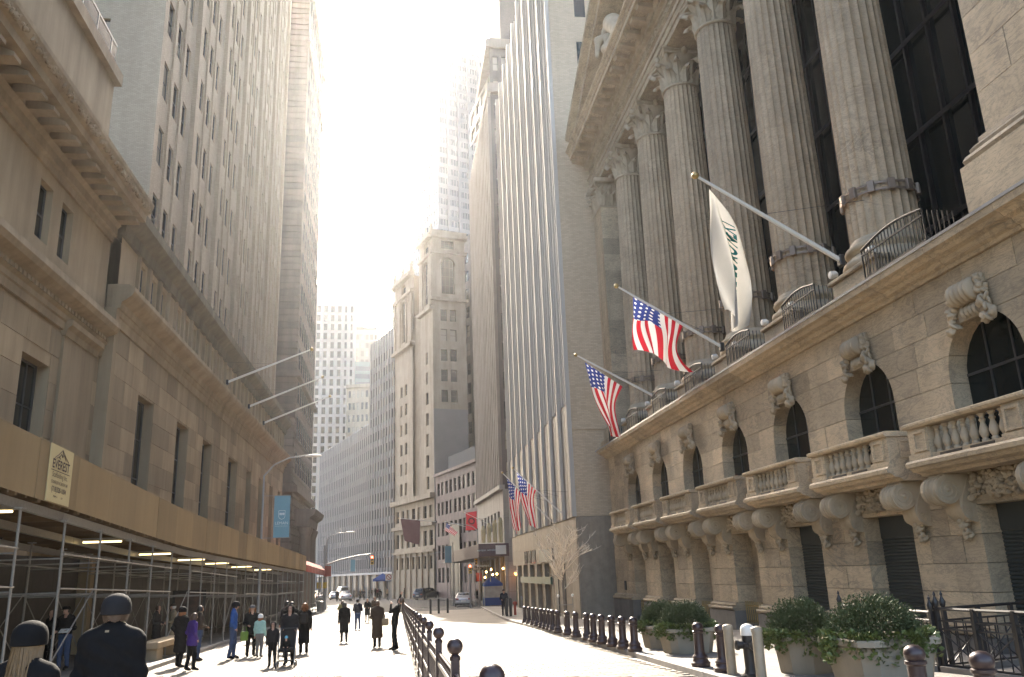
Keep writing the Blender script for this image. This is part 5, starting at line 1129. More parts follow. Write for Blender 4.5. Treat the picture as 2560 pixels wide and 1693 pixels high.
planter('largest planter with dark shrub and glossy ivy at the lower right',7.75,13.45,1.5,1.4,.72,.56,14,.1,False,1.5)
pst=MB().lathe((0,0,0),[(.09,0),(.09,.8),(.1,.8),(.1,.86),(.085,.88),(.02,.9)],14).mesh('guard_post',plain('pale_post_paint',(.31,.26,.19),.55,.1,.2,8),True)
for x,y,l in((6.2,16.0,'pale steel guard post left of the black hydrant'),(6.24,14.75,'pale steel guard post right of the black hydrant')): props(link('guard_post',pst,None,(x,y,zg(y)+.13)),l,'post','pale guard posts')
hy=thing('fire_hydrant','black fire hydrant with a pale cap between two pale posts','hydrant',(6.32,15.35,zg(15.35)+.13)); put('barrel',MB().lathe((0,0,0),[(.19,0),(.19,.05),(.13,.07),(.11,.15),(.115,.5),(.15,.52),(.15,.58),(.12,.6),(.12,.72)],14),IRON,hy,True,local=True); put('cap',MB().lathe((0,0,.72),[(.13,0),(.13,.12),(.1,.17),(.03,.2)],12),WHITEP,hy,True,local=True)
for s_,ax in((-1,'x'),(1,'x'),(-1,'y')): put('outlet',MB().lathe((0,0,.56),[(.07,.1*s_),(.07,.2*s_),(.09,.2*s_),(.09,.25*s_),(.03,.27*s_)],10,ax=ax),IRON,hy,True,local=True)
# picket barricade along the street centre
def fence_panel(y0,y1,i):
    x0,x1=.52-.0032*(y0-5),.52-.0032*(y1-5); th=thing('picket_barricade',f'black picket barricade with ball-topped post, {NW[i]} from the camera' if i else 'black picket barricade nearest the camera at the bottom edge','barricade',(x0,y0,zg(y0)),group='picket barricades down the street centre')
    dx,dz=x1-x0,zg(y1)-zg(y0); L=y1-y0
    put('post',MB().box(-.04,.04,-.04,.04,0,1.18).box(-.055,.055,-.055,.055,.02,.12).lathe((0,0,1.18),[(.05,0),(.05,.03),(.03,.05),(.025,.07)],10).ball((0,0,1.3),.075,12,8),BRONZE,th,True,local=True)
    for z,hh in((.16,.05),(.55,.05),(.92,.05)):
        mb=MB(); n=mb.pts([(s*.022+dx*t,.05+(L-.1)*t,z+dz*t+q*hh) for t in(0,1) for s,q in((-1,0),(1,0),(1,1),(-1,1))])
        for a,b,c,d in((0,1,5,4),(1,2,6,5),(2,3,7,6),(3,0,4,7)): mb.f.append((a,b,c,d)); mb.m.append(0)
        put('rail',mb,BRONZE,th,local=True)
    pk_=MB(); n=int(L/.135)
    for k in range(1,n): t=k/n; pk_.box(dx*t-.012,dx*t+.012,L*t-.012,L*t+.012,.05+dz*t,1.02+dz*t); pk_.ball((dx*t,L*t,1.05+dz*t),.028,6,4)
    put('pickets',pk_,BRONZE,th,local=True,kind='stuff')
    put('kick_board',MB().box(-.02,.02,.06,L-.06,.03,.12).xf(lambda p:(p[0]+dx*p[1]/L,p[1],p[2]+dz*p[1]/L)),STEEL,th,local=True)
yy=5.0; i=0
while yy<88: fence_panel(yy,yy+3.15,i); yy+=3.15; i+=1
# crowd barricades across the street
cb=MB(); cb.tube([(-1.2,0,.1),(-1.2,0,1.1),(1.2,0,1.1),(1.2,0,.1)],.02,5).tube([(-1.2,0,.2),(1.2,0,.2)],.016,5)
for k in range(1,16): cb.tube([(-1.2+.15*k,0,.2),(-1.2+.15*k,0,1.1)],.009,4)
for s_ in(-.8,.8): cb.tube([(s_,-.3,0),(s_,0,.2),(s_,.3,0)],.016,5)
cbm=cb.mesh('crowd_barrier',STEEL)
for k in range(4): props(link('crowd_barrier',cbm,None,(1.6+2.5*k,89.5,zg(89.5))),['thin steel crowd barrier closing the street, leftmost of four','thin steel crowd barrier closing the street, second from the left','thin steel crowd barrier in front of the white car','thin steel crowd barrier closing the street, next to the blue tent'][k],'barrier','crowd barriers across the street')
dkb=MB().lathe((0,0,0),[(.1,0),(.1,1.15),(.06,1.22)],10).mesh('pipe_post',IRON,True)
for x,y,l in((2.7,76,'dark pipe post in the lane, leftmost of three'),(3.4,76,'dark pipe post in the lane, middle of three'),(4.2,76.3,'dark pipe post in the lane, rightmost of three'),(7.55,61.2,'dark pipe post beside the standing officer'),(7.75,60.6,'second dark pipe post beside the standing officer')): props(link('pipe_post',dkb,None,(x,y,zg(y)+(.13 if x>7 else 0))),l,'post','dark pipe posts')
spp=thing('standpipe','short red standpipe on the right pavement beyond the bollards','standpipe',(8.3,62.4,zg(62.4)+.13)); put('pipe',MB().lathe((0,0,0),[(.09,0),(.09,.7),(.16,.72),(.16,.9),(.05,.95)],10),REDC,spp,True,local=True); put('outlet',MB().lathe((0,-.1,.8),[(.07,-.1),(.07,.1)],8,ax='y'),REDC,spp,local=True)
props(link('meter_post',MB().lathe((0,0,0),[(.03,0),(.03,1.0),(.08,1.02),(.08,1.25),(.03,1.3)],8).mesh('meter_post',GREYP,True),None,(8.9,63,zg(63)+.13)),'grey meter post next to the red standpipe','post')
# subway globes, news box
ORG=plain('orange_globe',(.7,.3,.06),.4,0,0,emit=((1,.38,.06),3))
for x,y,l in((12.0,88.2,'orange globe lamp on a green post, left of the pair'),(12.55,88,'orange globe lamp on a green post, right of the pair')):
    gp=thing('globe_lamp',l,'lamp',(x,y,zg(y)+.1),group='orange globe lamps'); GRNP=MATS.get('dark_green') or plain('dark_green',(.02,.06,.035),.5,.1,.1)
    put('post',MB().lathe((0,0,0),[(.14,0),(.09,.3),(.06,.5),(.05,2.9)],10),GRNP,gp,True,local=True); put('globe',MB().ball((0,0,3.12),.24,12,8),ORG,gp,True,local=True); put('globe_cap',MB().lathe((0,0,3.15),[(.25,0),(.2,.14),(.03,.24)],12),WHITEP,gp,True,local=True)
nb_=thing('news_kiosk','dark green subway railing box with a white word on it','kiosk',(13.0,87,zg(87)+.1)); put('box',MB().cbox((0,0,.75),(2.2,1.2,1.5),.03),MATS['dark_green'],nb_,local=True); put('sign_strip',MB().box(-.6,.6,-.63,-.61,1.05,1.25),WHITEP,nb_,local=True)
# iron area railing at the lower right
def iron_rail(label,pts,zt,n):
    th=thing('area_railing',label,'railing',(*pts[0],zg(pts[0][1])+.13),group='iron area railings'); (xa,ya),(xb,yb)=pts; L=math.hypot(xb-xa,yb-ya); ux,uy=(xb-xa)/L,(yb-ya)/L
    for z in(.12,.72,.86,zt): put('rail',MB().tube([(0,0,z),(ux*L,uy*L,z)],.03 if z==zt else .018,6),IRON,th,True,local=True)
    for k in range(n+1):
        s=L*k/n; put('post',MB().box(ux*s-.035,ux*s+.035,uy*s-.035,uy*s+.035,0,zt+.02),IRON,th,local=True)
        if k in(0,n): put('finial',MB().lathe((ux*s,uy*s,zt+.02),[(.03,0),(.05,.04),(.06,.1),(.03,.16),(.015,.2),(.03,.22),(.005,.28)],8),IRON,th,True,local=True)
        if k<n:
            e=L*(k+1)/n
            for a,b in((.12,.72),(.72,.12)): put('cross_bar',MB().tube([(ux*s,uy*s,a),(ux*e,uy*e,b)],.014,5),IRON,th,local=True)
            for q in(.25,.5,.75): m_=s+(e-s)*q; put('bar',MB().tube([(ux*m_,uy*m_,.12),(ux*m_,uy*m_,.86)],.012,5),IRON,th,local=True)
    put('kerb_block',MB().ext([(-uy*.12,ux*.12,.0),(uy*.12,-ux*.12,.0),(uy*.12+ux*L,-ux*.12+uy*L,.0),(-uy*.12+ux*L,ux*.12+uy*L,.0)],(0,0,.1)),GRAN2,th,local=True)
iron_rail('black iron railing with crossed bars running out of the picture at lower right',((9.55,14.5),(10.3,8.6)),1.06,7); iron_rail('black iron railing turning back behind the largest planter',((9.5,14.6),(9.75,18.3)),1.0,5); iron_rail('black iron railing return towards the marble wall',((9.7,14.52),(12.2,15.2)),1.06,3)
# ---------------------------------------------------------------- bare street tree
BARK=stone('bark',(.20,.165,.13),(.13,.105,.085),4,rough=.9,rnd=0,streak=0)
tr=thing('street_tree','bare young street tree with pale twigs and a metal guard on the right pavement','tree',(7.95,41.5,zg(41.5)+.13)); rt_=random.Random(21); tk=MB(); tk.tube([(0,0,0),(.02,.02,1.0),(-.03,.0,1.9),(.03,.03,2.5)],[.085,.07,.06,.055],8); put('trunk',tk,BARK,tr,True,local=True); cr=MB()
def grow(p,d,L,r,lev):
    P=[p]; q=p
    for k in range(4):
        d=(d+Vector((rt_.uniform(-.22,.22),rt_.uniform(-.22,.22),rt_.uniform(-.05,.2)))).normalized(); q=q+d*L/4; P.append(q)
    r=max(r,.016); cr.tube(P,[r,r*.85,r*.7,r*.55,r*.4],5 if lev<2 else 4)
    if lev<4:
        for k in range(3 if lev<2 else 3):
            b=P[rt_.randint(1,4)]; a=rt_.uniform(0,6.28); e=(d*.75+Vector((math.cos(a),math.sin(a),rt_.uniform(-.1,.6)))*.75).normalized(); grow(b,e,L*rt_.uniform(.5,.72),r*.5,lev+1)
for k in range(7):
    a=k*.9+.3; grow(Vector((0,0,1.7+.14*k)),Vector((math.cos(a),math.sin(a),.75)).normalized(),rt_.uniform(1.1,1.5),.03,1)
grow(Vector((.03,.03,2.45)),Vector((0,0,1)),1.7,.05,0)
put('crown',cr,plain('pale_twig',(.55,.47,.37),.6,0,.2,6),tr,True,local=True)
tg=thing('tree_guard','thin metal guard with two lanterns round the bare tree trunk','tree guard',(7.95,41.5,zg(41.5)+.13)); 
for s_ in(-.35,.35): put('guard_post',MB().tube([(s_,-.3,0),(s_,-.3,1.35)],.02,6),STEEL,tg,True,local=True); put('lantern',MB().ball((s_,-.3,1.42),.07,8,6),WHITEP,tg,True,local=True)
put('guard_rail',MB().tube([(-.35,-.3,1.0),(.35,-.3,1.0)],.015,5).tube([(-.35,-.3,.6),(.35,-.3,.6)],.015,5),STEEL,tg,local=True)
# ---------------------------------------------------------------- vehicles
def car(label,x,y,rz,col,kind='sedan',group='cars on the cross street'):
    Lh,Wd,H={'sedan':(4.6,1.8,1.42),'suv':(4.6,1.88,1.72),'van':(5.4,2.0,2.15)}[kind]; th=thing('parked_van' if kind=='van' else 'parked_car',label,'van' if kind=='van' else 'car',(x,y,zg(y)),rz,group=group)
    pm=plain('car_paint',col,.25,.3,.05,2); hl=Lh/2
    prof={'sedan':[(-hl,.35),(-hl,.72),(-hl+.15,.9),(-hl+.75,.95),(-hl+1.25,1.38),(-.2,1.42),(.55,1.34),(1.1,.98),(hl-.25,.85),(hl,.66),(hl,.35)],'suv':[(-hl,.4),(-hl,.9),(-hl+.1,1.1),(-hl+.45,1.66),(0,1.72),(.6,1.62),(1.15,1.15),(hl-.2,1.0),(hl,.8),(hl,.4)],'van':[(-hl,.4),(-hl,1.1),(-hl+.12,2.05),(-hl+.3,2.15),(1.2,2.15),(1.75,1.9),(2.2,1.25),(hl-.1,1.0),(hl,.75),(hl,.4)]}[kind]
    belt={'sedan':.92,'suv':1.08,'van':1.2}[kind]; mb=MB(); n=len(prof)
    secs=[(-1,),(-.8,),(.8,),(1,)]
    for s in(-1,-.93,.93,1):
        for a,z in prof:
            tap=1.0 if z<=belt else 1-.32*(z-belt)/(H-belt+.01); zz=z if abs(s)<.95 else (z*.985+.01); aa=a*(1 if abs(s)<.95 else .985); mb.v.append((s*Wd/2*tap,aa,zz))
    for j in range(3):
        for i in range(n): k=(i+1)%n; mb.f.append((j*n+i,j*n+k,(j+1)*n+k,(j+1)*n+i)); mb.m.append(0)
    mb.f.append(tuple(range(n-1,-1,-1))); mb.f.append(tuple(range(3*n,4*n))); mb.m+=[0,0]; put('body',mb,pm,th,True,local=True,ang=35)
    top=[p for p in prof if p[1]>belt]; a0,a1=top[0][0],top[-1][0]
    def gl(name,P): put(name,MB().face(*P),DARKG,th,local=True)
    z1=H-.1; tp=lambda z:Wd/2*(1-.32*(z-belt)/(H-belt+.01))+.012
    if kind=='van': gl('rear_window',[(-Wd*.36,-hl+.02,1.35),(Wd*.36,-hl+.02,1.35),(Wd*.33,-hl+.08,1.95),(-Wd*.33,-hl+.08,1.95)]); ws=((1.25,2.12),(2.15,1.3)); sw=[(-2.2,1.1)]
    elif kind=='suv': gl('rear_window',[(-.68,-hl+.11,1.17),(.68,-hl+.11,1.17),(.6,-hl+.37,1.6),(-.6,-hl+.37,1.6)]); ws=((.62,1.62),(1.13,1.2)); sw=[(-1.7,-.35),(-.28,.75)]
    else: gl('rear_window',[(-.68,-hl+.82,.99),(.68,-hl+.82,.99),(.58,-hl+1.2,1.355),(-.58,-hl+1.2,1.355)]); ws=((.6,1.33),(1.08,1.02)); sw=[(-1.05,-.25),(-.18,.72)]
    gl('windscreen',[(-tp(ws[0][1])*.93,ws[0][0]+.02,ws[0][1]+.012),(tp(ws[0][1])*.93,ws[0][0]+.02,ws[0][1]+.012),(Wd*.44,ws[1][0]+.02,ws[1][1]+.012),(-Wd*.44,ws[1][0]+.02,ws[1][1]+.012)])
    for s in(-1,1):
        for a,b in sw: gl('side_window',[(s*(tp(belt+.05)),a-.12,belt+.05),(s*(tp(belt+.05)),b+.1,belt+.05),(s*(tp(z1)),b-.1,z1),(s*(tp(z1)),a+.1,z1)])
        for a in(-hl+.85,hl-.9):
            wh=put('wheel',MB().lathe((s*(Wd/2-.08),a,.33),[(.2,-.11),(.33,-.1),(.34,0),(.33,.1),(.2,.11)],16,ax='x'),IRON,th,True,local=True); put('rim',MB().lathe((s*(Wd/2+.035),a,.33),[(.2,-.02),(.2,.0),(.04,.015)],12,ax='x'),STEEL,wh,True,local=True)
        put('tail_light',MB().cbox((s*(Wd/2-.22),-hl-.005,.8 if kind!='van' else 1.1),(.32,.03,.16),.01),REDC,th,local=True); put('headlight',MB().cbox((s*(Wd/2-.25),hl+.0,.7),(.34,.04,.16),.01),WHITEP,th,local=True)
    put('bumper',MB().cbox((0,-hl-.02,.5),(Wd*.94,.12,.2),.04),pm,th,local=True); put('licence_plate',MB().box(-.26,.26,-hl-.09,-hl-.082,.55,.68),WHITEP,th,local=True); put('underbody',MB().box(-Wd*.42,Wd*.42,-hl+.1,hl-.1,.2,.42),IRON,th,local=True)
    return th
car('white sedan seen from behind at the crowd barriers',7.0,95.5,R(-4),(.62,.63,.63)); car('dark suv parked before the twin-towered building',4.2,133.5,R(-40),(.05,.055,.065),'suv'); car('white van parked at the far left kerb',-11.2,176,R(12),(.55,.55,.54),'van'); car('silver sedan nearest at the far left kerb',-9.0,148,R(8),(.45,.47,.5)); car('grey blue sedan behind the silver sedan at the far left kerb',-11.6,160,R(8),(.3,.36,.43)); car('dark sedan at the far left kerb under the red sign',-13.5,152,R(8),(.06,.06,.07))
props(link('litter_bin',MB().lathe((0,0,0),[(.28,0),(.34,.95),(.36,1.0),(.3,1.02)],14).mesh('litter_bin',STEEL,True),None,(-8.2,92,zg(92)+.13)),'wire litter bin at the left kerb past the awning','bin'); 
for x,y,l in((-8.7,96,'yellow warning box mounted beside the awning post'),(-8.3,99,'second yellow warning box beside the awning post')):
    o=thing('signal_cabinet',l,'signal box',(x,y,zg(y)),group='yellow signal boxes'); put('post',MB().lathe((0,0,0),[(.06,0),(.05,2.6)],8),GREYP,o,local=True); put('box',MB().cbox((0,-.1,2.75),(.4,.3,.65),.03),SIGY,o,local=True)
# ---------------------------------------------------------------- people: one continuous skin per body (smooth union of tapered limbs, surface nets)
def surface_net(fn,lo,hi,h):
    nx,ny,nz=[int(math.ceil((b-a)/h))+1 for a,b in zip(lo,hi)]
    xs=lo[0]+h*np.arange(nx); ys_=lo[1]+h*np.arange(ny); zs_=lo[2]+h*np.arange(nz); X,Y,Z=np.meshgrid(xs,ys_,zs_,indexing='ij'); D=fn(X,Y,Z); In=D<0
    acc=np.zeros((nx-1,ny-1,nz-1,3)); cnt=np.zeros((nx-1,ny-1,nz-1)); C8=[(i,j,k) for i in(0,1) for j in(0,1) for k in(0,1)]
    sl=lambda c:D[c[0]:nx-1+c[0],c[1]:ny-1+c[1],c[2]:nz-1+c[2]]
    for a in C8:
        for ax in range(3):
            if a[ax]==0:
                b=list(a); b[ax]=1; da,db=sl(a),sl(b); m=(da<0)!=(db<0); den=np.where(m,da-db,1); t=np.where(m,da/den,0)
                for q in range(3): acc[...,q]+=np.where(m,(a[q]+(t if q==ax else 0)),0)
                cnt+=m
    act=cnt>0; idx=-np.ones(act.shape,int); idx[act]=np.arange(act.sum()); I=np.argwhere(act); V=(acc[act]/cnt[act][:,None]+I)*h+np.array(lo); Fq=[]
    for ax in range(3):
        o=[q for q in range(3) if q!=ax]; s0=[slice(1,n-1) for n in(nx,ny,nz)]; s0[ax]=slice(0,(nx,ny,nz)[ax]-1); s1=list(s0); s1[ax]=slice(1,(nx,ny,nz)[ax]); m=In[tuple(s0)]!=In[tuple(s1)]; flip=In[tuple(s0)][m]; P=np.argwhere(m)+np.array([s.start for s in s0])
        def g(d0,d1): q=P.copy(); q[:,o[0]]+=d0; q[:,o[1]]+=d1; return idx[q[:,0],q[:,1],q[:,2]]
        qd=np.stack([g(-1,-1),g(0,-1),g(0,0),g(-1,0)],1)
        if ax==1: flip=~flip
        qd[~flip]=qd[~flip][:,::-1]; Fq.append(qd)
    return V,np.concatenate(Fq)
def cone(X,Y,Z,a,b,ra,rb,sy=1.0):
    a=np.array(a,float); b=np.array(b,float); d=b-a; L2=d@d+1e-9; px,py,pz=X-a[0],(Y-a[1]),Z-a[2]; t=np.clip((px*d[0]+py*d[1]+pz*d[2])/L2,0,1); qx,qy,qz=px-t*d[0],(py-t*d[1])/sy,pz-t*d[2]
    return (np.sqrt(qx*qx+qy*qy+qz*qz)-(ra+(rb-ra)*t))*min(1,sy)
SK={}
def cm(name,c,rough=.85):
    if name not in SK: SK[name]=plain('cloth_'+name,c,rough,0,.22,14,bs=.25,spec=.12,mode='obj')
    return SK[name]
SKIN=plain('skin',(.46,.27,.19),.55,0,.1,20,mode='obj'); HAIRC={'dark':(.025,.018,.014),'brown':(.07,.04,.022),'blond':(.15,.085,.028),'grey':(.42,.40,.37),'red':(.25,.10,.035)}
CL={'black':(.009,.0085,.0085),'navy':(.014,.016,.028),'char':(.024,.022,.022),'brown':(.06,.042,.03),'olive':(.16,.15,.05),'blue':(.03,.09,.28),'purple':(.06,.03,.16),'mint':(.32,.50,.44),'jeans':(.05,.075,.14),'tan':(.28,.22,.14),'grey':(.16,.15,.14),'maroon':(.09,.02,.025),'white':(.7,.68,.64),'teal':(.004,.018,.02),'skyblue':(.12,.36,.52)}
def person(label,x,y,H=1.72,face=180,coat='black',legs='black',hair='dark',hat=None,hatc='black',long=0,arms='down',lean=(0,0),res=.024,hairlen=0,scarf=None,dz=0,stance=0,bulk=1.0,head=(0,0),shoe='black',seated=False):
    s=H/1.75; k=bulk; PR=[]   # (a,b,ra,rb,label,sy)
    def add(a,b,ra,rb,l,sy=1.0): PR.append((a,b,ra,rb,l,sy))
    lx,ly=lean
    def L(p):   # lean the upper body
        t=max(0,(p[2]-.9)/.8); return (p[0]+lx*t*t,p[1]+ly*t*t*(1.2 if t>0 else 1),p[2]-abs(ly)*t*t*.12)
    hd=(head[0],head[1])
    add(L((-.07,0,.93)),L((.07,0,.93)),.115*k,.115*k,'legs' if not long else 'coat',.9)
    add(L((-.05,0,1.08)),L((.05,0,1.08)),.12*k,.12*k,'coat',.85); add(L((-.06,0,1.02)),L((-.085,.0,1.34)),.115*k,.125*k,'coat',.85); add(L((.06,0,1.02)),L((.085,.0,1.34)),.115*k,.125*k,'coat',.85)
    add(L((-.17,-.01,1.42)),L((.17,-.01,1.42)),.068*k,.068*k,'coat'); add(L((-.06,-.01,1.46)),L((.06,-.01,1.46)),.06*k,.06*k,'coat'); add(L((0,0,1.44)),L((hd[0]*.3,.015+hd[1]*.3,1.56)),.058,.052,'skin')
    hc=L((hd[0],.025+hd[1],1.645)); add((hc[0],hc[1]-.015,hc[2]+.02),(hc[0],hc[1]+.01,hc[2]-.04),.083,.066,'skin',1.15); add((hc[0],hc[1]+.085,hc[2]+.0),(hc[0],hc[1]+.098,hc[2]-.022),.012,.016,'skin'); 
    for e in(-1,1): add((hc[0]+e*.082,hc[1]-.01,hc[2]+.012),(hc[0]+e*.082,hc[1]-.01,hc[2]-.015),.012,.01,'skin')
    A={'down':((.235,-.02,1.15),(.25,.05,.9)),'bent':((.25,-.03,1.14),(.16,.2,1.08)),'pocket':((.27,-.05,1.15),(.2,.07,.97)),'photo':((.22,.16,1.28),(.1,.26,1.52)),'up':((.26,.1,1.62),(.16,.16,1.86)),'carry':((.24,.0,1.14),(.2,.2,1.02))}
    aa=arms if isinstance(arms,tuple) else (arms,arms); wr=[]
    for e,ar in((-1,aa[0]),(1,aa[1])):
        el,wp=A[ar]; sh=L((e*.19,-.01,1.415)); el=L((e*el[0],el[1],el[2])); wp=L((e*wp[0],wp[1],wp[2])); add(sh,el,.062*k,.05*k,'coat'); add(el,wp,.05*k,.036*k,'coat'); dv=(Vector(wp)-Vector(el)).normalized(); hp=Vector(wp)+dv*.05; add(tuple(Vector(wp)+dv*.01),tuple(hp),.026,.03,'skin'); wr.append((hp,dv,e))
    for e in(-1,1): add(L((e*.03,-.015,1.51)),L((e*.15,-.015,1.445)),.052*k,.06*k,'coat')
    st=stance if stance else ((len(label)*7)%5-2)*.035
    for e in(-1,1):
        hip=(e*.085,0,.9); kn=(e*.1,.02+e*st*.5,.5); an=(e*.1,-.03+e*st,.1); to=(e*.115,.12+e*st,.045)
        if seated: kn=(e*.1,.38,.86); an=(e*.1,.42,.5); to=(e*.11,.55,.46)
        add(hip,kn,.1*k**.5,.07*k**.5,'legs'); add(kn,an,.07*k**.5,.055,'legs'); add(an,to,.054,.04,'shoe'); 
    if long: add((0,0,1.0),(0,.0,1.0-long),.17*k,.205*k,'skirt',.8)
    if scarf: add(L((-.03,0,1.5)),L((.03,.01,1.5)),.075,.075,'scarf')
    def fn(X,Y,Z):
        D=None
        for a,b,ra,rb,l,sy in PR:
            d=cone(X,Y,Z,a,b,ra,rb,sy)
            if l=='skirt': d=np.maximum(d,(1.0-long)-Z)
            if D is None: D=d
            else:
                kk=.045 if l in('coat','legs','skirt') else .018; hh=np.clip(.5+.5*(D-d)/kk,0,1); D=D*(1-hh)+d*hh-kk*hh*(1-hh)
        wv=.006*np.sin(X*38+Z*21)*np.sin(Y*31+Z*17)+.004*np.sin(Z*52+X*20); return D+np.where(Z<1.46,wv,0)
    pts=np.array([p for q in PR for p in(q[0],q[1])]); V,Fq=surface_net(fn,pts.min(0)-.26,pts.max(0)+.26,res/s)
    labs=['coat','legs','skin','shoe','scarf']; names=[q[4] if q[4]!='skirt' else 'coat' for q in PR]; cc=V[Fq].mean(1); dd=np.stack([np.maximum(cone(cc[:,0],cc[:,1],cc[:,2],a,b,ra,rb,sy),((1-long)-cc[:,2]) if l=='skirt' else -9) for a,b,ra,rb,l,sy in PR],1); mi=[labs.index(names[j]) for j in dd.argmin(1)]
    mb=MB(); mb.v=[tuple(p) for p in V*s]; mb.f=[tuple(int(i) for i in q) for q in Fq]; mb.m=mi
    for hp,dv,e in wr:  # hands: palm is in the skin, five separate bent fingers grow from it
        side=dv.cross(Vector((0,0,1)) if abs(dv.z)<.9 else Vector((0,1,0))).normalized(); nr=dv.cross(side)
        for j,(o_,ln) in enumerate(((-.021,.062),(-.007,.072),(.007,.068),(.02,.055))):
            b=hp+side*o_+dv*.012; mid=b+dv*ln*.5+nr*.004; tip=mid+(dv*.75+nr*.6).normalized()*ln*.5; mb.tube([tuple(q*s) for q in(b,mid,tip)],[.0088*s,.008*s,.0065*s],5,m=2)
        b=hp+side*(.024*-e)-dv*.015; mb.tube([tuple(q*s) for q in(b,b+(dv*.5-side*e*.8).normalized()*.03,b+(dv*.9-side*e*.4).normalized()*.06)],[.0105*s,.0095*s,.007*s],5,m=2)
    mats=[cm(coat,CL[coat]),cm(legs,CL[legs]),SKIN,cm(shoe,CL[shoe],.5),cm(scarf or 'white',CL[scarf or 'white'])]
    z=zg(y)+dz; o=Vector((x,y,z)); me=mb.mesh('person',mats,True,180); ob=link('person',me,None,o,(0,0,R(face))); props(ob,label,'person')
    h_=Vector(hc)*s; rn=random.Random(hash(label)%1000 if False else len(label))
    fm=MB(); 
    for e in(-1,1): fm.ball((h_.x+e*.03*s,h_.y+.088*s,h_.z+.006*s),(.011*s,.008*s,.007*s),6,4)
    for e in(-1,1): fm.tube([(h_.x+e*.015*s,h_.y+.09*s,h_.z+.026*s),(h_.x+e*.047*s,h_.y+.08*s,h_.z+.024*s)],.004*s,4)
    fm.tube([(h_.x-.02*s,h_.y+.083*s,h_.z-.05*s),(h_.x+.02*s,h_.y+.083*s,h_.z-.05*s)],.004*s,4)
    put('face_features',fm,cm('brown',CL['brown']),ob,local=True)
    hm_=SK.get('hair_'+hair) or plain('hair_'+hair,HAIRC[hair],.5,0,.4,40,mode='obj'); SK['hair_'+hair]=hm_
    hb=MB(); n=16
    prof_=[(.001,.116),(.05,.106),(.088,.07),(.1,.02),(.094,-.05),(.088,-.05-hairlen*.35),(.092,-.05-hairlen*.65),(.05,-.06-hairlen)] if (hairlen and res<.02) else [(.001,.116),(.05,.106),(.085,.07),(.1,.02),(.098,-.03),(.088,-.07)] if not hairlen else [(.001,.116),(.05,.106),(.088,.07),(.105,.02),(.106,-.05),(.1,-.05-hairlen*.3),(.095,-.05-hairlen*.55),(.06,-.06-hairlen*.7)]
    for j,(r,zz) in enumerate(prof_):
        for i in range(n):
            a=math.pi*(-.14)+ -math.pi*.72*0 + (math.pi*1.28)*i/(n-1)+math.pi*.0; a=math.pi+a   # back and sides, face left open
            wv=1+.05*math.sin(i*2.3+j)+.03*rn.uniform(-1,1)
            hb.v.append((h_.x+r*wv*math.cos(a)*s,h_.y-.012*s+r*1.12*wv*math.sin(a)*s-.16*max(0,-zz-.05)*s,h_.z+zz*s+(.012*rn.uniform(-1,1)*s if j>4 else 0)))
    for j in range(len(prof_)-1):
        for i in range(n-1): hb.f.append((j*n+i,j*n+i+1,(j+1)*n+i+1,(j+1)*n+i)); hb.m.append(0)
    if hairlen>.15:
        for i in range(46 if res>.02 else 420):
            a=math.pi+math.pi*1.28*rn.random()-math.pi*.14; r0=.1 if res>.02 else .09; P=[]
            for q in range(5): t=q/4; r=r0*(1+(.22 if res>.02 else -.1+.11*(i%4))*t+(.1 if res>.02 else .05)*math.sin(i+5*t)); P.append((h_.x+r*math.cos(a+.1*math.sin(i*3+t*4))*s,h_.y-.012*s+r*1.15*math.sin(a+.1*math.sin(i*3+t*4))*s-.16*max(0,t*hairlen-.05)*s,h_.z+(.02-t*(hairlen+.05)*(rn.uniform(.85,1.1) if res>.02 else .7+.55*((i*37)%100)/100))*s))
            q_=1 if res>.02 else .38; hb.tube(P,[.012*s*q_,.013*s*q_,.011*s*q_,.008*s*q_,.002*s],4)
    put('hair',hb,hm_,ob,True,local=True,ang=70)
    if hat:
        ht=MB(); hz=h_.z+.012*s; cy_=h_.y-.012*s
        if hat=='beanie': ht.lathe((h_.x,cy_,hz),[(r*s*1.06,q*s) for r,q in((.098,-.035),(.106,-.03),(.109,.0),(.108,.03),(.104,.055),(.094,.085),(.074,.11),(.045,.128),(.015,.136),(.001,.137))],48,sy=1.14,rfun=lambda a,z_:1+.012*math.cos(24*a)+(.02 if z_<.0 else 0))
        elif hat=='cap':
            ht.lathe((h_.x,cy_,hz),[(r*s*1.04,q*s) for r,q in((.1,.01),(.103,.03),(.095,.07),(.07,.1),(.001,.115))],16,sy=1.14); ht.cbox((h_.x,cy_+.14*s,hz+.022*s),(.15*s,.11*s,.012*s),.004)
        elif hat=='brim':
            ht.lathe((h_.x,cy_,hz),[(r*s*1.04,q*s) for r,q in((.1,.012),(.165,.008),(.168,.016),(.102,.03),(.1,.09),(.08,.115),(.001,.12))],18,sy=1.12)
        elif hat=='hood':
            pf=[(.1,-.15),(.115,-.09),(.124,-.02),(.122,.04),(.105,.09),(.07,.125),(.001,.138)]
            for j,(r,q) in enumerate(pf):
                for i in range(18): a=math.pi*.5+.62+(2*math.pi-1.24)*i/17; ht.v.append((h_.x+r*math.cos(a)*s,h_.y-.015*s+r*1.12*math.sin(a)*s,h_.z+q*s))
            for j in range(len(pf)-1):
                for i in range(17): ht.f.append((j*18+i,j*18+i+1,(j+1)*18+i+1,(j+1)*18+i)); ht.m.append(0)
        put('hood' if hat=='hood' else 'hat',ht,cm(hatc,CL[hatc]),ob,True,local=True)
    return ob
person('man seen from behind in a black coat and black beanie with a tan scarf',-2.46,8.0,1.84,-4,'black','black','brown','beanie','char',.5,'down',res=.017,scarf='tan',bulk=1.16)
person('woman at the lower left corner with black beanie and long blond hair',-2.5,6.35,1.66,-12,'black','black','blond','beanie','black',.4,'bent',res=.018,hairlen=.36,bulk=1.05)
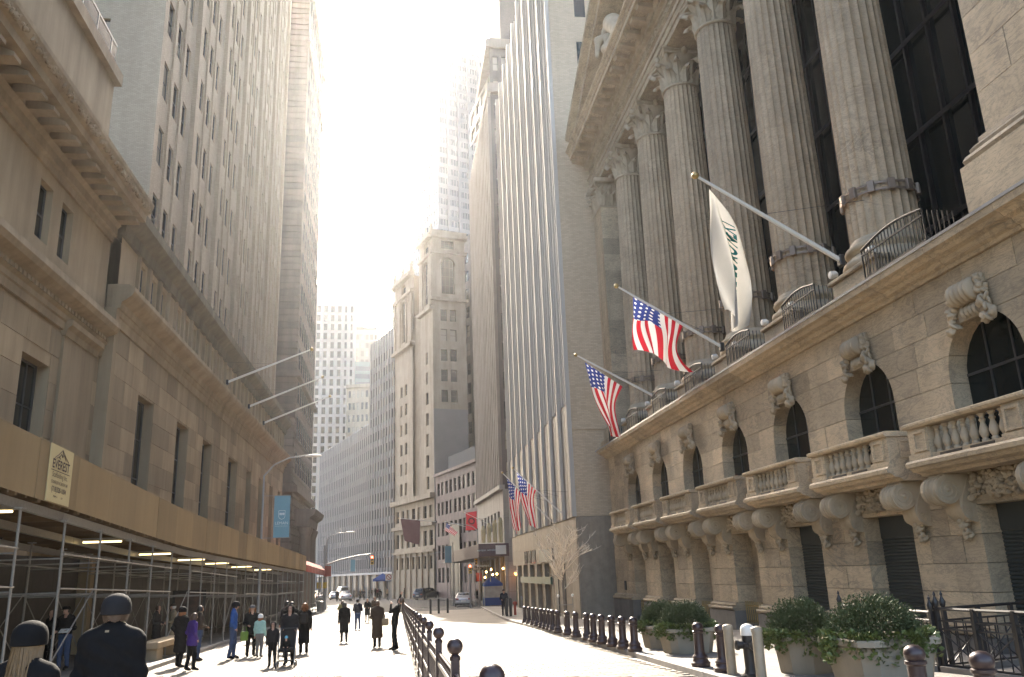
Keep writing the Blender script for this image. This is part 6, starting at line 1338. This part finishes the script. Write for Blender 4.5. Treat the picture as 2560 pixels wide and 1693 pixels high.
person('long-haired figure in black standing deep under the shed',-10.9,29.3,1.68,150,'black','black','dark',None,'black',.5,'pocket',hairlen=.3,dz=.13)
person('man in jeans under the shed looking down at a paper in his hands',-9.6,26.9,1.76,165,'black','jeans','dark','cap','black',0,'bent',head=(0,.05),dz=.13)
person('person in a long dark coat facing the street behind the bench block',-9.0,34.2,1.7,-100,'char','black','brown',None,'black',.45,'bent',dz=.13)
person('man in a tan jacket and cap handling a camera behind the bench block',-8.6,34.8,1.74,120,'tan','tan','grey','cap','brown',0,'bent',dz=.13)
person('woman in a long black coat and knit hat beside the girl in purple',-6.55,27.6,1.72,-25,'black','black','red','beanie','black',.55,'pocket',hairlen=.12)
person('girl in a purple jacket and black skirt looking up at the buildings',-5.85,26.0,1.56,-50,'purple','black','brown',None,'black',.22,'pocket',head=(0,.02),hairlen=.1)
person('man in a brown jacket and jeans holding papers by a scaffold pole',-6.6,30.2,1.75,-60,'brown','jeans','dark',None,'black',0,'bent',scarf='tan')
person('man in a bright blue jacket and jeans looking down',-5.55,30.5,1.82,-80,'blue','jeans','dark','beanie','char',0,'pocket',head=(0,.03),bulk=1.1)
person('woman in a black coat and grey cap with red hair near the girl in mint',-5.1,31.4,1.7,-160,'black','black','red','cap','grey',.25,'bent',hairlen=.2)
person('girl in a mint sweater and white hat with a purple jacket round her waist',-4.72,30.8,1.38,-15,'mint','grey','red','beanie','white',0,'down',hairlen=.14)
person('child in a dark hooded jacket holding the hand of the stroller pusher',-3.6,25.9,1.22,178,'char','black','dark','hood','char',0,'down')
person('adult in a dark hooded coat standing behind the stroller',-3.2,26.45,1.66,176,'char','black','dark','hood','black',.3,'carry')
person('man in a black jacket walking away behind the hooded adult',-3.9,32.6,1.76,8,'black','black','dark',None,'black',0,'down',stance=.12)
person('man half hidden at the end of the scaffold poles',-4.5,36.1,1.8,30,'char','black','dark',None,'black',0,'down')
person('woman in a long black coat with wavy auburn hair walking away',-3.32,31.5,1.7,5,'black','black','red',None,'black',.62,'down',stance=.1,hairlen=.16)
person('person in an olive jacket raising a camera beyond the woman in dark',-3.4,53.3,1.72,20,'olive','tan','brown',None,'black',.2,'photo',hairlen=.08)
person('woman in a knee-length dark coat standing in mid street',-2.35,38.2,1.66,10,'black','char','dark',None,'black',.55,'down',hairlen=.1)
person('man in a dark jacket and jeans with a white collar walking away',-2.5,53.6,1.76,0,'navy','jeans','dark','cap','navy',0,'bent',scarf='white',stance=.1)
person('white-haired woman in a dark knee-length coat farther up the street',-2.3,64.2,1.66,172,'black','grey','grey',None,'black',.45,'bent')
person('man in a brown jacket beside the white-haired woman',-1.8,65,1.76,175,'brown','black','dark',None,'black',0,'down')
person('woman in a long dark brown coat with a light shoulder bag by the barricade',-.82,33.1,1.68,14,'brown','black','brown',None,'black',.62,'bent',bulk=1.1)
person('man in black leaning back with one arm raised to photograph upwards',-.16,31.0,1.78,80,'black','black','brown',None,'black',0,('photo','up'),lean=(0,-.2),head=(0,-.03))
far=[(-7.7,150,'grey','one pedestrian in grey alone in the far street'),(-6.3,143,'black','pedestrian in black, left of a far pair'),(-5.8,144.5,'navy','pedestrian in navy, right of a far pair'),(-10.0,143,'black','pedestrian in black by the parked silver sedan'),(-5.4,158,'char','far pedestrian in charcoal under the small blue tent, leftmost'),(-4.9,160,'brown','far pedestrian in brown under the small blue tent'),(-4.4,162,'black','far pedestrian in black under the small blue tent'),(-3.9,159,'maroon','far pedestrian in maroon under the small blue tent, rightmost'),(-1.9,140,'tan','far pedestrian with pale jacket near the prohibition sign'),(-3.0,138,'char','far pedestrian in charcoal near the prohibition sign'),(.8,142,'black','pedestrian in black on the far pavement before the twin-towered building'),(8.9,100,'char','pedestrian in charcoal beyond the white sedan')]
for i,(x,y,c,l) in enumerate(far): person(l,x,y,1.72,(20,160,190,0,90,180)[i%6],c,'black','dark',None,'black',.3 if i%3==0 else 0,'down' if i%2 else 'bent',res=.045)
person('officer in dark uniform and cap standing by the pipe posts near the tent',7.45,61.9,1.8,170,'navy','navy','dark','cap','navy',0,'bent',dz=.13,bulk=1.12)
# things people carry
def bag(label,x,y,z,w,d,h,c,cat='bag'):
    th=thing('bag',label,cat,(x,y,z)); m=cm(c,CL[c]); mb=MB().cbox((0,0,h/2),(w,d,h),min(w,d)*.3); put('pouch',mb,m,th,True,local=True); put('handle',MB().tube([(-w*.3,0,h*.95),(-w*.22,0,h*1.45),(w*.22,0,h*1.45),(w*.3,0,h*.95)],.012,5),m,th,True,local=True); return th
SK['lime']=plain('cloth_lime',(.13,.22,.03),.7,0,.1,8); CL['lime']=(.22,.4,.05)
bag('lime green shopping bag hanging beside the man in blue',-5.3,31.2,zg(31.2)+.55,.26,.1,.3,'lime'); bag('pale tan shoulder bag of the woman in the long brown coat',-.52,33.0,zg(33)+.78,.26,.12,.26,'tan'); bag('small dark backpack on the woman with auburn hair',-3.32,31.28,zg(31.3)+1.02,.28,.16,.36,'char','backpack')
pp=thing('paper_sheet','white paper held by the man in jeans under the shed','paper',(-9.52,26.62,zg(26.6)+1.22)); put('sheet',MB().box(-.15,.15,-.1,.1,-.002,.002).xf(lambda p:(p[0],p[1],p[2]+p[1]*.5)),WHITEP,pp,local=True)
st_=thing('stroller','dark folding stroller carrying a baby in a light blue hat','stroller',(-3.15,25.45,zg(25.45)),R(182)); 
put('seat',MB().ext([(-.2,-.18,.45),(-.2,.2,.42),(-.2,.26,.5),(-.2,-.1,.52),(-.2,-.26,.98),(-.2,-.32,.96)],(.4,0,0)),cm('char',CL['char']),st_,local=True)
for s_ in(-1,1):
    put('frame_tube',MB().tube([(s_*.23,-.55,1.02),(s_*.23,-.3,.8),(s_*.23,.25,.12)],.014,6).tube([(s_*.23,-.05,.62),(s_*.23,-.32,.1)],.014,6),STEEL,st_,True,local=True)
    for q in(-.32,.27): put('wheel',MB().lathe((s_*.25,q,.09),[(.05,-.02),(.09,-.02),(.09,.02),(.05,.02)],12,ax='x'),IRON,st_,True,local=True)
put('handle_bar',MB().tube([(-.23,-.55,1.02),(.23,-.55,1.02)],.018,6),IRON,st_,True,local=True); put('footrest',MB().box(-.18,.18,.24,.34,.2,.23),IRON,st_,local=True)
person('baby in a light blue hat sitting in the stroller',-3.15,25.33,.72,180,'black','char','dark','beanie','skyblue',0,'bent',res=.02,dz=.12,seated=True)
# ---------------------------------------------------------------- carved figures in the pediment (parts of the exchange building)
def figure(y,z,J,sc,rz):
    # J: joints of a generic crouching or reclining figure
    PR=[(J['hip'],J['chest'],.2,.25),(J['chest'],J['neck'],.2,.09),(J['neck'],J['head'],.09,.15)]
    for a in J['arms']: PR+=[(J['chest'],a[0],.12,.1),(a[0],a[1],.1,.085),(a[1],a[2],.085,.06)]
    for a in J['legs']: PR+=[(J['hip'],a[0],.18,.13),(a[0],a[1],.13,.08),(a[1],a[2],.08,.06)]
    def fn(X,Y,Z):
        D=None
        for a,b,ra,rb in PR:
            d=cone(X,Y,Z,a,b,ra,rb)
            if D is None: D=d
            else: hh=np.clip(.5+.5*(D-d)/.08,0,1); D=D*(1-hh)+d*hh-.08*hh*(1-hh)
        return D
    pts=np.array([p for q in PR for p in q[:2]]); V,Fq=surface_net(fn,pts.min(0)-.35,pts.max(0)+.35,.05); mb=MB(); mb.v=[tuple(p) for p in V*sc]; mb.f=[tuple(int(i) for i in q) for q in Fq]; mb.m=[0]*len(mb.f)
    link('carved_figure',mb.mesh('carved_figure',MARB2,True,180),ex,(12.35,y,z),(0,0,rz))
crouch={'hip':(0,.1,.5),'chest':(0,.75,1.15),'neck':(0,.95,1.3),'head':(-.05,1.15,1.2),'arms':[((-.35,.95,.8),(-.4,.9,.3)),((.3,1.0,.85),(.35,1.1,.3))],'legs':[((-.25,.75,.45),(-.3,.2,.1)),((.25,.85,.55),(.3,.5,.05))]}
for k in('arms','legs'): crouch[k]=[((j[0][0]*.7,j[0][1],j[0][2]),j[0],j[1]) for j in crouch[k]]
rec={'hip':(0,.0,.3),'chest':(0,.75,.5),'neck':(0,1.0,.7),'head':(-.05,1.15,.9),'arms':[((-.3,.9,.55),(-.4,1.1,.2),(-.4,1.3,.1)),((.25,.8,.7),(.1,.5,.75),(0,.3,.6))],'legs':[((-.2,-.5,.5),(-.25,-.9,.15),(-.25,-1.1,.1)),((.2,-.6,.3),(.2,-1.1,.15),(.2,-1.3,.1))]}
figure(42.0,29.6,crouch,1.9,math.pi); figure(45.6,29.55,crouch,1.35,math.pi); figure(48.3,29.55,rec,.9,math.pi); figure(38.6,29.6,crouch,2.4,0)
# ---------------------------------------------------------------- haze
hm=bpy.data.materials.new('haze_air'); hm.use_nodes=True; t=hm.node_tree; t.nodes.remove(t.nodes['Principled BSDF'])
pv_=N(t,'ShaderNodeVolumePrincipled'); pv_.inputs['Color'].default_value=(.95,.96,.98,1); pv_.inputs['Density'].default_value=.00014; pv_.inputs['Anisotropy'].default_value=.8
t.links.new(pv_.outputs[0],t.nodes['Material Output'].inputs['Volume'])
put('haze',MB().box(-610,610,-90,1210,-8,200),hm,kind='stuff')
